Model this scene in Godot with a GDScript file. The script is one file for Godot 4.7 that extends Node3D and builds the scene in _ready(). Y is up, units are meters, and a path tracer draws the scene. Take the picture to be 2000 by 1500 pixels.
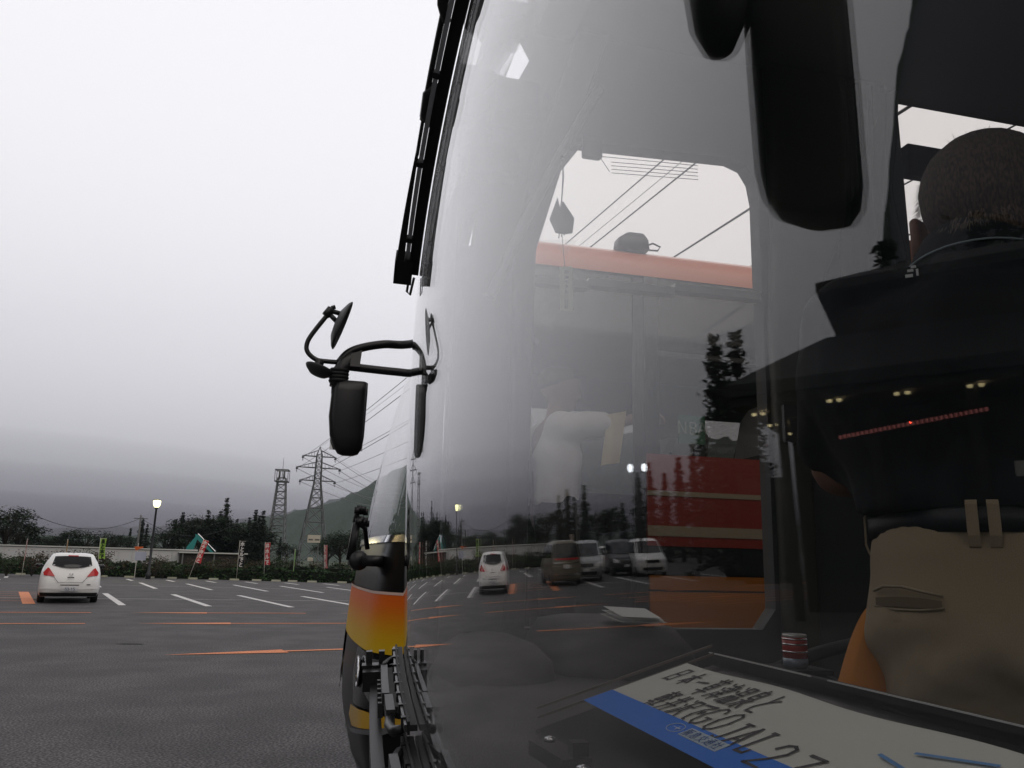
extends Node3D
# A coach's windscreen seen from close by at dusk, a coach park, hedges and pylons beyond.

const UC := -0.714
const VC := 0.119
const GR := 7.14      # plan radius of the windscreen
const GH := 1.92      # height at which it stands upright
const GRT := 2.21     # profile radius above that
const GRB := 11.9     # and below
var BUS: Transform3D
var RED: Transform3D
var rng := RandomNumberGenerator.new()
var mats := {}
var taken := {}


# ------------------------------------------------------------------ mesh builder
class MB:
	var st := SurfaceTool.new()
	var off := Vector3.ZERO
	var col := Color.WHITE

	func _init(smooth := false, offset := Vector3.ZERO) -> void:
		st.begin(Mesh.PRIMITIVE_TRIANGLES)
		st.set_smooth_group(0 if smooth else -1)
		off = offset

	func v(p: Vector3) -> void:
		st.set_color(col)
		st.add_vertex(p - off)

	func tri(a: Vector3, b: Vector3, c: Vector3) -> void:
		v(a)
		v(b)
		v(c)

	func quad(a: Vector3, b: Vector3, c: Vector3, d: Vector3) -> void:
		tri(a, b, c)
		tri(a, c, d)

	func box(c: Vector3, s: Vector3, b := Basis()) -> void:
		var x := b.x * s.x * 0.5
		var y := b.y * s.y * 0.5
		var z := b.z * s.z * 0.5
		var p := []
		for k in 8:
			p.append(c + x * (1.0 if k & 1 else -1.0) + y * (1.0 if k & 2 else -1.0) + z * (1.0 if k & 4 else -1.0))
		for f in [[4, 6, 7, 5], [1, 3, 2, 0], [5, 7, 3, 1], [0, 2, 6, 4], [6, 2, 3, 7], [0, 4, 5, 1]]:
			quad(p[f[0]], p[f[1]], p[f[2]], p[f[3]])

	func box2(lo: Vector3, hi: Vector3) -> void:
		box((lo + hi) * 0.5, (hi - lo).abs())

	func loft(rings: Array, closed := true, caps := true) -> void:
		for i in rings.size() - 1:
			var a: Array = rings[i]
			var b: Array = rings[i + 1]
			var n := a.size()
			for j in (n if closed else n - 1):
				var k := (j + 1) % n
				quad(a[j], b[j], b[k], a[k])
		if caps:
			for e in [0, rings.size() - 1]:
				var r: Array = rings[e]
				var m := Vector3.ZERO
				for p in r:
					m += p
				m /= r.size()
				for j in r.size():
					var k := (j + 1) % r.size()
					if e == 0:
						tri(m, r[j], r[k])
					else:
						tri(m, r[k], r[j])

	func tube(pts: Array, rad, sides := 8, caps := true) -> void:
		var rings := []
		var up := Vector3.UP
		for i in pts.size():
			var d: Vector3 = (pts[mini(i + 1, pts.size() - 1)] - pts[maxi(i - 1, 0)]).normalized()
			if absf(d.dot(up)) > 0.95:
				up = Vector3.RIGHT if absf(d.x) < 0.9 else Vector3.BACK
			var x := d.cross(up).normalized()
			var y := x.cross(d).normalized()
			up = y
			var r: float = rad[i] if rad is Array else rad
			var ring := []
			for k in sides:
				var t := TAU * k / sides
				ring.append(pts[i] + x * cos(t) * r + y * sin(t) * r)
			rings.append(ring)
		loft(rings, true, caps)

	func lathe(prof: Array, at: Vector3, sides := 16, b := Basis(), sx := 1.0, sz := 1.0) -> void:
		var rings := []
		for p in prof:
			var ring := []
			for k in sides:
				var t := TAU * k / sides
				ring.append(at + b * Vector3(cos(t) * p.x * sx, p.y, -sin(t) * p.x * sz))
			rings.append(ring)
		loft(rings)

	func extrude(poly: PackedVector2Array, xf: Transform3D, depth: float) -> void:
		var idx := Geometry2D.triangulate_polygon(poly)
		for i in range(0, idx.size(), 3):
			var a := poly[idx[i]]
			var b := poly[idx[i + 1]]
			var c := poly[idx[i + 2]]
			tri(xf * Vector3(a.x, a.y, 0), xf * Vector3(b.x, b.y, 0), xf * Vector3(c.x, c.y, 0))
			tri(xf * Vector3(c.x, c.y, depth), xf * Vector3(b.x, b.y, depth), xf * Vector3(a.x, a.y, depth))
		for i in poly.size():
			var a := poly[i]
			var b := poly[(i + 1) % poly.size()]
			quad(xf * Vector3(a.x, a.y, 0), xf * Vector3(a.x, a.y, depth), xf * Vector3(b.x, b.y, depth), xf * Vector3(b.x, b.y, 0))

	func patch(poly: PackedVector2Array, nx: int, ny: int, f: Callable) -> void:
		var lo := poly[0]
		var hi := poly[0]
		for p in poly:
			lo = lo.min(p)
			hi = hi.max(p)
		var s := (hi - lo) / Vector2(nx, ny)
		for i in nx:
			for j in ny:
				var o := lo + s * Vector2(i, j)
				var cell := PackedVector2Array([o, o + Vector2(s.x, 0), o + s, o + Vector2(0, s.y)])
				for q in Geometry2D.intersect_polygons(cell, poly):
					var idx := Geometry2D.triangulate_polygon(q)
					for k in range(0, idx.size(), 3):
						tri(f.call(q[idx[k]]), f.call(q[idx[k + 1]]), f.call(q[idx[k + 2]]))

	func done() -> ArrayMesh:
		st.generate_normals()
		st.index()
		return st.commit()


# ------------------------------------------------------------------ naming and tagging
func numbered(called: String) -> String:
	var n: int = taken.get(called, 0)
	taken[called] = n + 1
	return called if n == 0 else "%s_%03d" % [called, n]


func ordinal(n: int) -> String:
	var small := ["zeroth", "first", "second", "third", "fourth", "fifth", "sixth", "seventh", "eighth", "ninth", "tenth", "eleventh", "twelfth", "thirteenth", "fourteenth", "fifteenth", "sixteenth", "seventeenth", "eighteenth", "nineteenth"]
	if n < 20:
		return small[n]
	var tens := ["", "", "twenty", "thirty", "forty", "fifty", "sixty"]
	var whole := ["", "", "twentieth", "thirtieth", "fortieth", "fiftieth", "sixtieth"]
	return whole[n / 10] if n % 10 == 0 else tens[n / 10] + "-" + small[n % 10]


func tag(o: Node3D, label := "", category := "", group := "", kind := "") -> Node3D:
	for kv in [["label", label], ["category", category], ["group", group], ["kind", kind]]:
		if kv[1] != "":
			o.set_meta(kv[0], kv[1])
	return o


func thing(called: String, label: String, category: String, xf := Transform3D(), group := "", kind := "") -> Node3D:
	var o := Node3D.new()
	o.name = numbered(called)
	o.transform = xf
	add_child(o)
	return tag(o, label, category, group, kind)


func obj(called: String, mb: MB, m: Material, parent: Node3D = null, xf := Transform3D()) -> MeshInstance3D:
	var o := MeshInstance3D.new()
	o.mesh = mb.done()
	o.material_override = m
	o.transform = xf
	if parent:
		o.name = called
		parent.add_child(o, true)
	else:
		o.name = numbered(called)
		add_child(o, true)
	return o


func again(o: Node3D, xf: Transform3D, label := "", group := "") -> Node3D:
	var base: String = o.name
	var r := RegEx.create_from_string("_\\d{3}$")
	var c: Node3D = o.duplicate()
	c.name = numbered(r.sub(base, ""))
	c.transform = xf
	add_child(c)
	if label != "":
		c.set_meta("label", label)
	if group != "":
		c.set_meta("group", group)
	return c


func copy_part(parent: Node3D, o: MeshInstance3D, xf: Transform3D) -> MeshInstance3D:
	var c := MeshInstance3D.new()
	c.mesh = o.mesh
	c.material_override = o.material_override
	c.transform = xf
	c.name = RegEx.create_from_string("_\\d{3}$|\\d+$").sub(o.name, "")
	parent.add_child(c, true)
	return c


func mat(called: String, lin: Color, rough := 0.6, metal := 0.0) -> StandardMaterial3D:
	if mats.has(called):
		return mats[called]
	var m := StandardMaterial3D.new()
	m.resource_name = called
	m.albedo_color = lin.linear_to_srgb()
	m.roughness = rough
	m.metallic = metal
	mats[called] = m
	return m


func vmat(called: String, rough := 0.7) -> StandardMaterial3D:
	var m := mat(called, Color.WHITE, rough)
	m.vertex_color_use_as_albedo = true
	return m


func noise_tex(seed_: int, freq: float, a: Color, b: Color, size := 512, oct := 4, normal := false, lo := 0.0, hi := 1.0) -> NoiseTexture2D:
	var n := FastNoiseLite.new()
	n.seed = seed_
	n.frequency = freq
	n.fractal_octaves = oct
	var t := NoiseTexture2D.new()
	t.width = size
	t.height = size
	t.seamless = true
	t.noise = n
	if normal:
		t.as_normal_map = true
		t.bump_strength = 4.0
	else:
		var g := Gradient.new()
		g.set_color(0, a.linear_to_srgb())
		g.set_color(1, b.linear_to_srgb())
		g.set_offset(0, lo)
		g.set_offset(1, hi)
		t.color_ramp = g
	return t


func rrect(w: float, h: float, r: float, n := 5) -> PackedVector2Array:
	var p := PackedVector2Array()
	for q in [[1, 1, 0.0], [-1, 1, 90.0], [-1, -1, 180.0], [1, -1, 270.0]]:
		for k in n + 1:
			var t := deg_to_rad(q[2] + 90.0 * k / n)
			p.append(Vector2(q[0] * (w * 0.5 - r) + cos(t) * r, q[1] * (h * 0.5 - r) + sin(t) * r))
	return p


func at_yaw(yaw: float, d: float, y := 0.0) -> Vector3:
	return Vector3(sin(deg_to_rad(yaw)) * d, y, -cos(deg_to_rad(yaw)) * d)


func facing(pos: Vector3, yaw_deg: float) -> Transform3D:
	# local -z looks along yaw (0 = world -z, negative = left)
	return Transform3D(Basis(Vector3.UP, deg_to_rad(-yaw_deg)), pos)


# ------------------------------------------------------------------ strokes for handwriting
const GLYPH := {
	"ni": "20 05 20 97;20 05 80 05 80 97;20 48 80 48;20 92 80 92",
	"hon": "05 30 95 30;50 02 50 98;50 30 08 80;50 30 92 80;32 75 68 75",
	"ichi": "10 55 50 50 90 45",
	"kusa": "05 15 95 15;32 02 32 27;68 02 68 27;28 35 28 65;28 35 72 35 72 65;28 50 72 50;28 65 72 65;05 78 95 78;50 65 50 99",
	"tsu": "10 10 22 20;05 38 18 47;05 95 25 60;38 20 85 20 85 50;32 35 97 35;38 50 85 50;40 65 85 65;32 80 97 80;62 05 62 99",
	"on": "10 10 22 20;05 35 18 45;05 95 25 60;42 08 42 48;42 08 85 08 85 48;42 28 85 28;42 48 85 48;38 60 38 95;38 60 90 60 90 95;55 60 55 95;72 60 72 95;28 95 99 95",
	"sen": "50 00 42 10;28 10 28 48;28 10 72 10 72 48;28 29 72 29;28 48 72 48;50 48 50 99 42 94;15 62 42 62 10 95;85 55 60 72;55 68 95 97",
	"to": "35 05 42 42;80 25 42 45 20 70 30 92 85 93",
	"kei": "05 15 50 15;10 28 10 65;10 28 45 28 45 65;10 46 45 46;10 65 45 65;02 80 52 80;28 03 28 99;58 10 92 10 55 45;65 20 97 45;60 62 92 62;76 45 76 92;53 92 99 92",
	"i": "10 32 90 32;05 62 95 62;35 08 33 60 12 98;68 08 68 98",
	"sawa": "10 10 22 20;05 38 18 47;05 95 25 60;42 12 42 45;42 12 88 12 88 42;42 42 88 42;45 42 42 70 28 98;60 42 72 75 98 97",
	"de": "08 15 92 10 55 35 45 65 60 92 80 95;70 45 78 58;84 40 92 53",
	"G": "90 22 75 06 50 02 25 15 10 50 22 85 50 98 78 90 86 75 86 58;55 58 99 58",
	"O": "50 02 22 12 08 50 22 88 50 98 78 88 92 50 78 12 50 02",
	"J": "35 04 95 04;65 04 63 75 45 95 12 85",
	"A": "05 98 50 02 95 98;25 65 78 65;00 99 22 99;78 99 99 99",
	"L": "10 02 50 02;30 02 30 97 95 97 97 80",
	"2": "12 28 25 08 50 02 78 10 84 32 60 62 10 97 90 97",
	"7": "10 05 90 05 55 50 40 98",
	"han": "10 05 10 99;10 08 36 08 25 35 38 60 20 68;50 10 95 10;50 10 48 60 38 97;52 35 88 35 75 70 45 97;58 50 95 97",
	"kyu": "35 02 12 25;30 10 68 10 55 22;15 25 80 25 80 55;15 40 80 40;15 55 80 55;12 70 06 95;30 66 35 93 70 95 72 80;50 65 58 78;82 66 95 85",
	"kou": "50 02 50 18;08 20 92 20;35 30 15 50;65 30 85 50;70 45 50 75 10 98;30 48 55 78 92 98",
	"tsuu": "10 08 20 20;05 38 20 38 20 70;02 95 20 72 40 90 98 95;40 06 88 06 66 20;40 26 40 78;40 26 90 26 90 78;40 42 90 42;40 58 90 58;65 20 65 78",
	"sha": "22 03 28 14;08 22 40 22 08 60;25 40 25 99;30 50 42 62;52 38 95 38;73 08 73 93;46 93 99 93",
	"ho": "10 30 90 30;50 05 50 90 40 85;25 50 10 80;75 50 90 80",
	"te": "25 10 75 10;08 38 92 38;55 38 50 70 25 98",
	"ru": "30 15 28 60 08 95;58 08 58 90 95 55",
	"two": "20 25 80 25;08 80 92 80",
	"me": "22 05 22 97;22 05 78 05 78 97;22 35 78 35;22 64 78 64;22 95 78 95",
}


func glyph(mb: MB, key: String, o: Vector3, x: Vector3, y: Vector3, sx: float, sy: float, w: float, slant := 0.0) -> void:
	# a brush-written character: flat ribbons in the plane of x and y (y runs down)
	for s in GLYPH[key].split(";"):
		var n: PackedStringArray = s.split(" ")
		var pts := []
		for k in range(0, n.size(), 2):
			var a := float(n[k]) / 100.0
			var b := float(n[k + 1]) / 100.0
			pts.append(Vector2((a + slant * (1.0 - b)) * sx, b * sy))
		for k in pts.size() - 1:
			var d: Vector2 = (pts[k + 1] - pts[k]).normalized()
			var q: Vector2 = Vector2(-d.y, d.x) * w * 0.5
			var p0: Vector2 = pts[k] - d * w * 0.3
			var p1: Vector2 = pts[k + 1] + d * w * 0.3
			mb.quad(o + x * (p0 + q).x + y * (p0 + q).y, o + x * (p1 + q * 0.75).x + y * (p1 + q * 0.75).y, o + x * (p1 - q * 0.75).x + y * (p1 - q * 0.75).y, o + x * (p0 - q).x + y * (p0 - q).y)


func lettering(called: String, text: String, height: float, m: Material, parent: Node3D, xf: Transform3D, depth := 0.002) -> MeshInstance3D:
	var t := TextMesh.new()
	var f := SystemFont.new()
	f.font_names = PackedStringArray(["Droid Sans"])
	t.font = f
	t.text = text
	t.font_size = 32
	t.pixel_size = height / 24.0
	t.depth = depth
	var o := MeshInstance3D.new()
	o.mesh = t
	o.material_override = m
	o.transform = xf
	o.name = called
	parent.add_child(o, true)
	return o


# ------------------------------------------------------------------ soft bodies: smooth union of tapered capsules, meshed by surface nets
func body_mesh(mb: MB, bones: Array, cell: float, k: float, rough = null) -> void:
	var lo := Vector3(1e9, 1e9, 1e9)
	var hi := -lo
	for b in bones:
		var r: float = maxf(b[2], b[3]) + k + cell * 2.0
		for p in [b[0], b[1]]:
			lo = lo.min(p - Vector3.ONE * r)
			hi = hi.max(p + Vector3.ONE * r)
	var n := Vector3i(((hi - lo) / cell).ceil()) + Vector3i.ONE
	var val := PackedFloat32Array()
	val.resize(n.x * n.y * n.z)
	val.fill(1.0)
	for b in bones:
		var a: Vector3 = b[0]
		var ab: Vector3 = b[1] - a
		var ra: float = b[2]
		var rb: float = b[3]
		var l2 := maxf(ab.length_squared(), 1e-9)
		var m := maxf(ra, rb) + k + cell * 1.5
		var q0 := Vector3i(((a.min(b[1]) - Vector3.ONE * m - lo) / cell).floor()).clamp(Vector3i.ZERO, n - Vector3i.ONE)
		var q1 := Vector3i(((a.max(b[1]) + Vector3.ONE * m - lo) / cell).ceil()).clamp(Vector3i.ZERO, n - Vector3i.ONE)
		for z in range(q0.z, q1.z + 1):
			for y in range(q0.y, q1.y + 1):
				var i := (z * n.y + y) * n.x + q0.x
				for x in range(q0.x, q1.x + 1):
					var p := lo + Vector3(x, y, z) * cell - a
					var t := clampf(p.dot(ab) / l2, 0.0, 1.0)
					var d := (p - ab * t).length() - lerpf(ra, rb, t)
					var e := val[i]
					var hh := maxf(k - absf(d - e), 0.0) / k
					val[i] = minf(d, e) - hh * hh * k * 0.25
					i += 1
	if rough != null:
		for z in n.z:
			for y in n.y:
				for x in n.x:
					var i := (z * n.y + y) * n.x + x
					if absf(val[i]) < cell * 3.0:
						val[i] += rough.call(lo + Vector3(x, y, z) * cell)
	var at := PackedInt32Array()
	at.resize(val.size())
	at.fill(-1)
	var verts := []
	var nxy := n.x * n.y
	var c8 := [0, 1, n.x, n.x + 1, nxy, nxy + 1, nxy + n.x, nxy + n.x + 1]
	var e12 := [[0, 1], [2, 3], [4, 5], [6, 7], [0, 2], [1, 3], [4, 6], [5, 7], [0, 4], [1, 5], [2, 6], [3, 7]]
	for z in n.z - 1:
		for y in n.y - 1:
			for x in n.x - 1:
				var i := z * nxy + y * n.x + x
				var neg := 0
				for c in c8:
					if val[i + c] < 0.0:
						neg += 1
				if neg == 0 or neg == 8:
					continue
				var s := Vector3.ZERO
				var cnt := 0
				for e in e12:
					var va := val[i + c8[e[0]]]
					var vb := val[i + c8[e[1]]]
					if (va < 0.0) != (vb < 0.0):
						var t := va / (va - vb)
						var pa := Vector3(e[0] & 1, (e[0] >> 1) & 1, e[0] >> 2)
						var pb := Vector3(e[1] & 1, (e[1] >> 1) & 1, e[1] >> 2)
						s += pa.lerp(pb, t)
						cnt += 1
				at[i] = verts.size()
				verts.append(lo + (Vector3(x, y, z) + s / cnt) * cell)
	var st := [1, n.x, nxy]
	for z in range(1, n.z - 1):
		for y in range(1, n.y - 1):
			for x in range(1, n.x - 1):
				var i := z * nxy + y * n.x + x
				for ax in 3:
					var va := val[i]
					var vb := val[i + st[ax]]
					if (va < 0.0) == (vb < 0.0):
						continue
					var u: int = st[(ax + 1) % 3]
					var w: int = st[(ax + 2) % 3]
					var q := [at[i], at[i - u], at[i - u - w], at[i - w]]
					if q.min() < 0:
						continue
					if va < 0.0:
						q.reverse()
					mb.quad(verts[q[0]], verts[q[1]], verts[q[2]], verts[q[3]])


func hand_bones(wrist: Vector3, dir: Vector3, side: Vector3, palm_n: Vector3, curl: float) -> Array:
	var out := []
	var kn := wrist + dir * 0.085
	for j in 4:
		var s := side * (j - 1.5) * 0.021
		var ln: float = [0.07, 0.08, 0.075, 0.058][j]
		out.append([wrist + s * 0.6, kn + s, 0.013, 0.0095])
		var p := kn + s
		var d := dir
		for seg in 3:
			d = (d + palm_n * curl).normalized()
			var q: Vector3 = p + d * ln * [0.45, 0.32, 0.23][seg]
			out.append([p, q, 0.0092 - 0.0008 * seg, 0.0085 - 0.0008 * seg])
			p = q
	var tb := wrist + dir * 0.025 - side * 0.03
	out.append([wrist - side * 0.012, tb, 0.015, 0.012])
	var td := (dir * 0.7 - side * 0.6 + palm_n * 0.3).normalized()
	out.append([tb, tb + td * 0.035, 0.011, 0.01])
	out.append([tb + td * 0.035, tb + td * 0.06 + palm_n * 0.01, 0.0095, 0.008])
	return out


# ------------------------------------------------------------------ the scene
func _ready() -> void:
	rng.seed = 7
	var cam := Camera3D.new()
	cam.name = "camera"
	cam.fov = rad_to_deg(2.0 * atan(750.0 / 1560.0))
	cam.near = 0.02
	cam.far = 6000.0
	cam.position = Vector3(0, 1.55, 0)
	cam.rotation_order = EULER_ORDER_YXZ
	cam.rotation = Vector3(deg_to_rad(12.65), 0, deg_to_rad(1.43))
	add_child(cam)

	var env := Environment.new()
	env.background_mode = Environment.BG_SKY
	var sk := ProceduralSkyMaterial.new()
	sk.sky_top_color = Color(1.03, 1.015, 1.055).linear_to_srgb()
	sk.sky_horizon_color = Color(0.075, 0.07, 0.1).linear_to_srgb()
	sk.sky_curve = 0.1
	sk.ground_bottom_color = Color(0.05, 0.05, 0.05).linear_to_srgb()
	sk.ground_horizon_color = Color(0.045, 0.05, 0.06).linear_to_srgb()
	sk.sun_angle_max = 0.0
	env.sky = Sky.new()
	env.sky.sky_material = sk
	env.tonemap_mode = Environment.TONE_MAPPER_LINEAR
	env.tonemap_exposure = 1.0
	env.sdfgi_enabled = true
	env.ssao_enabled = true
	env.ssil_enabled = true
	env.fog_enabled = true
	env.fog_density = 0.00013
	env.volumetric_fog_enabled = true
	env.volumetric_fog_density = 0.0
	env.fog_light_color = Color(0.8, 0.86, 0.95)
	var we := WorldEnvironment.new()
	we.name = "world_environment"
	we.environment = env
	add_child(we)

	var sun := DirectionalLight3D.new()
	sun.name = "overcast_sun"
	sun.light_energy = 0.3
	sun.light_angular_distance = 60.0
	sun.light_color = Color(1.0, 0.97, 0.94)
	sun.shadow_enabled = true
	sun.basis = Basis.looking_at(Vector3(-0.38, -0.72, -0.62))
	add_child(sun)

	var b := deg_to_rad(-13.6)
	var U := Vector3(sin(b), 0, -cos(b))
	var V := Vector3(sin(b - PI / 2), 0, -cos(b - PI / 2))
	BUS = Transform3D(Basis(U, Vector3.UP, -V), -U * UC - V * VC)

	make_materials()
	ground()
	hills()
	shed_and_works()
	trees()
	hedges()
	flags()
	lamps()
	pylons()
	vehicles()
	rest_house()
	red_bus()
	tour_bus()
	on_the_dash()
	people()


func make_materials() -> void:
	var m := mat("asphalt", Color.WHITE, 0.85)
	m.albedo_texture = noise_tex(3, 0.012, Color(0.095, 0.089, 0.093), Color(0.15, 0.141, 0.146), 1024, 6, false, 0.25, 0.75)
	m.uv1_triplanar = true
	m.uv1_world_triplanar = true
	m.uv1_scale = Vector3.ONE * 0.06
	m.detail_enabled = true
	m.detail_albedo = noise_tex(11, 0.22, Color(0.16, 0.16, 0.16), Color(1, 1, 1), 1024, 2, false, 0.3, 0.7)
	m.detail_blend_mode = BaseMaterial3D.BLEND_MODE_MUL
	m.detail_uv_layer = BaseMaterial3D.DETAIL_UV_2
	m.uv2_triplanar = true
	m.uv2_world_triplanar = true
	m.uv2_scale = Vector3.ONE * 0.15
	for q in [["white_paint", Color(0.74, 0.73, 0.72)], ["orange_paint", Color(0.78, 0.24, 0.075)]]:
		var p := mat(q[0], Color.WHITE, 0.7)
		p.albedo_texture = noise_tex(21, 0.045, (q[1] as Color) * 0.35 + Color(0.05, 0.05, 0.05), q[1], 512, 5, false, 0.22, 0.55)
		p.uv1_triplanar = true
		p.uv1_world_triplanar = true
		p.uv1_scale = Vector3.ONE * 0.8
	m = mat("grass", Color.WHITE, 0.95)
	m.albedo_texture = noise_tex(5, 0.02, Color(0.02, 0.035, 0.012), Color(0.05, 0.07, 0.025), 512, 5)
	m.uv1_triplanar = true
	m.uv1_world_triplanar = true
	m.uv1_scale = Vector3.ONE * 0.08
	m = mat("forest", Color.WHITE, 1.0)
	m.albedo_texture = noise_tex(9, 0.03, Color(0.012, 0.026, 0.016), Color(0.055, 0.08, 0.05), 1024, 6)
	m.uv1_triplanar = true
	m.uv1_world_triplanar = true
	m.uv1_scale = Vector3.ONE * 0.011
	m.uv1_triplanar_sharpness = 2.0
	vmat("leaf", 0.8)
	m = mat("windscreen", Color(0.02, 0.03, 0.03, 1), 0.0)
	m.transparency = BaseMaterial3D.TRANSPARENCY_ALPHA
	m.albedo_color.a = 0.09
	m = mat("window_glass", Color(0.97, 0.88, 0.77, 1), 0.0)
	m.refraction_enabled = true
	m.refraction_scale = 0.0005
	m.albedo_color.a = 0.0
	m = mat("dark_glass", Color(0.01, 0.01, 0.012, 1), 0.02)
	m.transparency = BaseMaterial3D.TRANSPARENCY_ALPHA
	m.albedo_color.a = 0.72
	m = mat("clear_glass", Color(0.02, 0.025, 0.02, 1), 0.0)
	m.transparency = BaseMaterial3D.TRANSPARENCY_ALPHA
	m.albedo_color.a = 0.1
	m = mat("tinted_glass", Color(0.01, 0.01, 0.012, 1), 0.02)
	m.transparency = BaseMaterial3D.TRANSPARENCY_ALPHA
	m.albedo_color.a = 0.4
	m = mat("car_glass", Color(0.012, 0.014, 0.018), 0.04)
	m = mat("car_white", Color(0.86, 0.86, 0.86), 0.25)
	m.clearcoat_enabled = true
	m = mat("car_silver", Color(0.36, 0.37, 0.38), 0.3, 0.4)
	m = mat("car_beige", Color(0.22, 0.2, 0.16), 0.3, 0.3)
	m = mat("car_dark", Color(0.02, 0.022, 0.028), 0.25)
	mat("black_plastic", Color(0.011, 0.011, 0.013), 0.36)
	mat("rubber", Color(0.008, 0.008, 0.009), 0.65)
	mat("gloss_black", Color(0.008, 0.008, 0.01), 0.12)
	mat("grey_metal", Color(0.2, 0.2, 0.21), 0.45, 0.6)
	mat("chrome", Color(0.75, 0.75, 0.77), 0.15, 1.0)
	mat("mirror", Color(0.85, 0.85, 0.85), 0.01, 1.0)
	mat("lamp_red", Color(0.5, 0.012, 0.015), 0.15)
	mat("plate_white", Color(0.7, 0.7, 0.72), 0.5)
	mat("plate_ink", Color(0.02, 0.05, 0.16), 0.6)
	mat("galvanised", Color(0.17, 0.175, 0.18), 0.6, 0.2)


func ground() -> void:
	var g := thing("ground", "", "", Transform3D(), "", "structure")
	var mb := MB.new()
	# grass and fields out to the horizon, one sheet
	var ring := []
	for k in 48:
		ring.append(at_yaw(360.0 * k / 48, 1500.0, -0.03))
	for k in 48:
		mb.tri(Vector3(0, -0.03, 0), ring[k], ring[(k + 1) % 48])
	obj("grass_field", mb, mats.grass, g)
	mb = MB.new()
	var lot := PackedVector2Array([Vector2(-130, -70), Vector2(-60, -59.4), Vector2(-35, -57), Vector2(-26, -55.8), Vector2(-13, -54.6), Vector2(0, -53.0), Vector2(40, -50), Vector2(70, 60), Vector2(-130, 60)])
	var idx := Geometry2D.triangulate_polygon(lot)
	for i in range(0, idx.size(), 3):
		mb.tri(Vector3(lot[idx[i]].x, 0, lot[idx[i]].y), Vector3(lot[idx[i + 1]].x, 0, lot[idx[i + 1]].y), Vector3(lot[idx[i + 2]].x, 0, lot[idx[i + 2]].y))
	var lotn := thing("parking_lot", "", "", Transform3D(), "", "structure")
	obj("asphalt", mb, mats.asphalt, lotn)
	# painted stall lines: two long rows and the ends of the row along the hedge
	var a0 := Vector2(-15.86, -32.67)
	for k in range(-7, 9):
		var p := a0 + Vector2(2.46, -0.55) * k
		var d := Vector2(4.05, 7.15)
		if k == -1 or k == -2:
			stripe(lotn, p - Vector2(0.55, 0.2), p + d - Vector2(0.15, 0.1), 0.34, "orange_paint")
		else:
			stripe(lotn, p, p + d, 0.21, "white_paint")
		var p2 := Vector2(-20.35, -45.75) + Vector2(2.58, -0.05) * k
		stripe(lotn, p2, p2 + Vector2(4.05, 7.4), 0.34 if k == -2 else 0.2, "orange_paint" if k == -2 else "white_paint")
		if k < 7:
			var p3 := Vector2(-23.8, -51.6) + Vector2(2.43, -0.12) * k
			stripe(lotn, p3, p3 + Vector2(1.6, 2.75), 0.2, "white_paint")
	stripe(lotn, Vector2(-40, -20.5), Vector2(6, -35.4), 0.075, "white_paint")
	stripe(lotn, Vector2(-45, -38.6), Vector2(8, -44.2), 0.07, "white_paint")
	# orange arrows along the lane
	var along := Vector2(0.945, -0.33).normalized()
	for s in [-3, -2, -1, 0, 1, 2]:
		arrow(lotn, Vector2(-10.1, -22.35) + along * 5.55 * s, along, 4.6)
		arrow(lotn, Vector2(-8.4, -19.0) + along * 5.6 * s + (Vector2(-0.25, 0.1) if s < 0 else Vector2.ZERO), along, 4.8)
	for s in [-2, -1, 0]:
		arrow(lotn, Vector2(-5.4, -13.25) + along * 7.2 * s, Vector2(0.86, -0.5).normalized(), 4.6)
	# hatching in the orange bay left of the car
	for k in 5:
		var q := Vector2(-20.4, -31.6) + Vector2(0.75, 1.45) * k
		stripe(lotn, q, q + Vector2(2.3, -0.8), 0.09, "orange_paint")
	for k in 6:
		stripe(lotn, Vector2(-21, -16.5 + 0.9 * k), Vector2(-15.5, -18.4 + 0.9 * k), 0.14, "orange_paint")
	# tar patches and joints
	for q in [[-6.6, -14.75, 0.24, 0.13], [-9.2, -30.2, 0.9, 0.2]]:
		mb = MB.new()
		for k in 14:
			var a := TAU * k / 14
			var b := TAU * (k + 1) / 14
			mb.tri(Vector3(q[0], 0.0035, q[1]), Vector3(q[0] + cos(a) * q[2] * (1.0 + 0.2 * sin(k * 2.3)), 0.0035, q[1] + sin(a) * q[3]), Vector3(q[0] + cos(b) * q[2] * (1.0 + 0.2 * sin((k + 1) * 2.3)), 0.0035, q[1] + sin(b) * q[3]))
		obj("tar_patch", mb, mat("tar", Color(0.022, 0.021, 0.022), 1.0), lotn)
	# concrete wheel stops in pairs along the hedge
	var first: Node3D = null
	var xs := [-34.6, -32.6, -28.4, -27.0, -25.2, -23.8, -22.3, -20.9, -19.5, -18.1, -16.6, -15.3, -14.2, -12.9, -10.9, -9.6, -8.3, -6.9, -5.5, -4.1]
	for i in xs.size():
		var x: float = xs[i]
		var pos := Vector3(x, 0, -54.75 + (x + 20.0) * 0.035)
		var where := "wheel stop, %s from the left along the foot of the hedge" % ordinal(i + 1)
		var xf := Transform3D(Basis(Vector3.UP, deg_to_rad(-3.0)), pos)
		if first == null:
			first = thing("wheel_stop", "weathered pale concrete " + where, "wheel stop", xf, "wheel stops along the hedge")
			var s := MB.new()
			s.loft([[Vector3(-0.3, 0, 0.08), Vector3(-0.3, 0.11, 0.05), Vector3(-0.3, 0.11, -0.05), Vector3(-0.3, 0, -0.08)], [Vector3(0.3, 0, 0.08), Vector3(0.3, 0.11, 0.05), Vector3(0.3, 0.11, -0.05), Vector3(0.3, 0, -0.08)]])
			obj("concrete_block", s, mat("pale_concrete", Color(0.4, 0.4, 0.31), 0.9), first)
		else:
			again(first, xf, "weathered pale concrete " + where)


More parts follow.
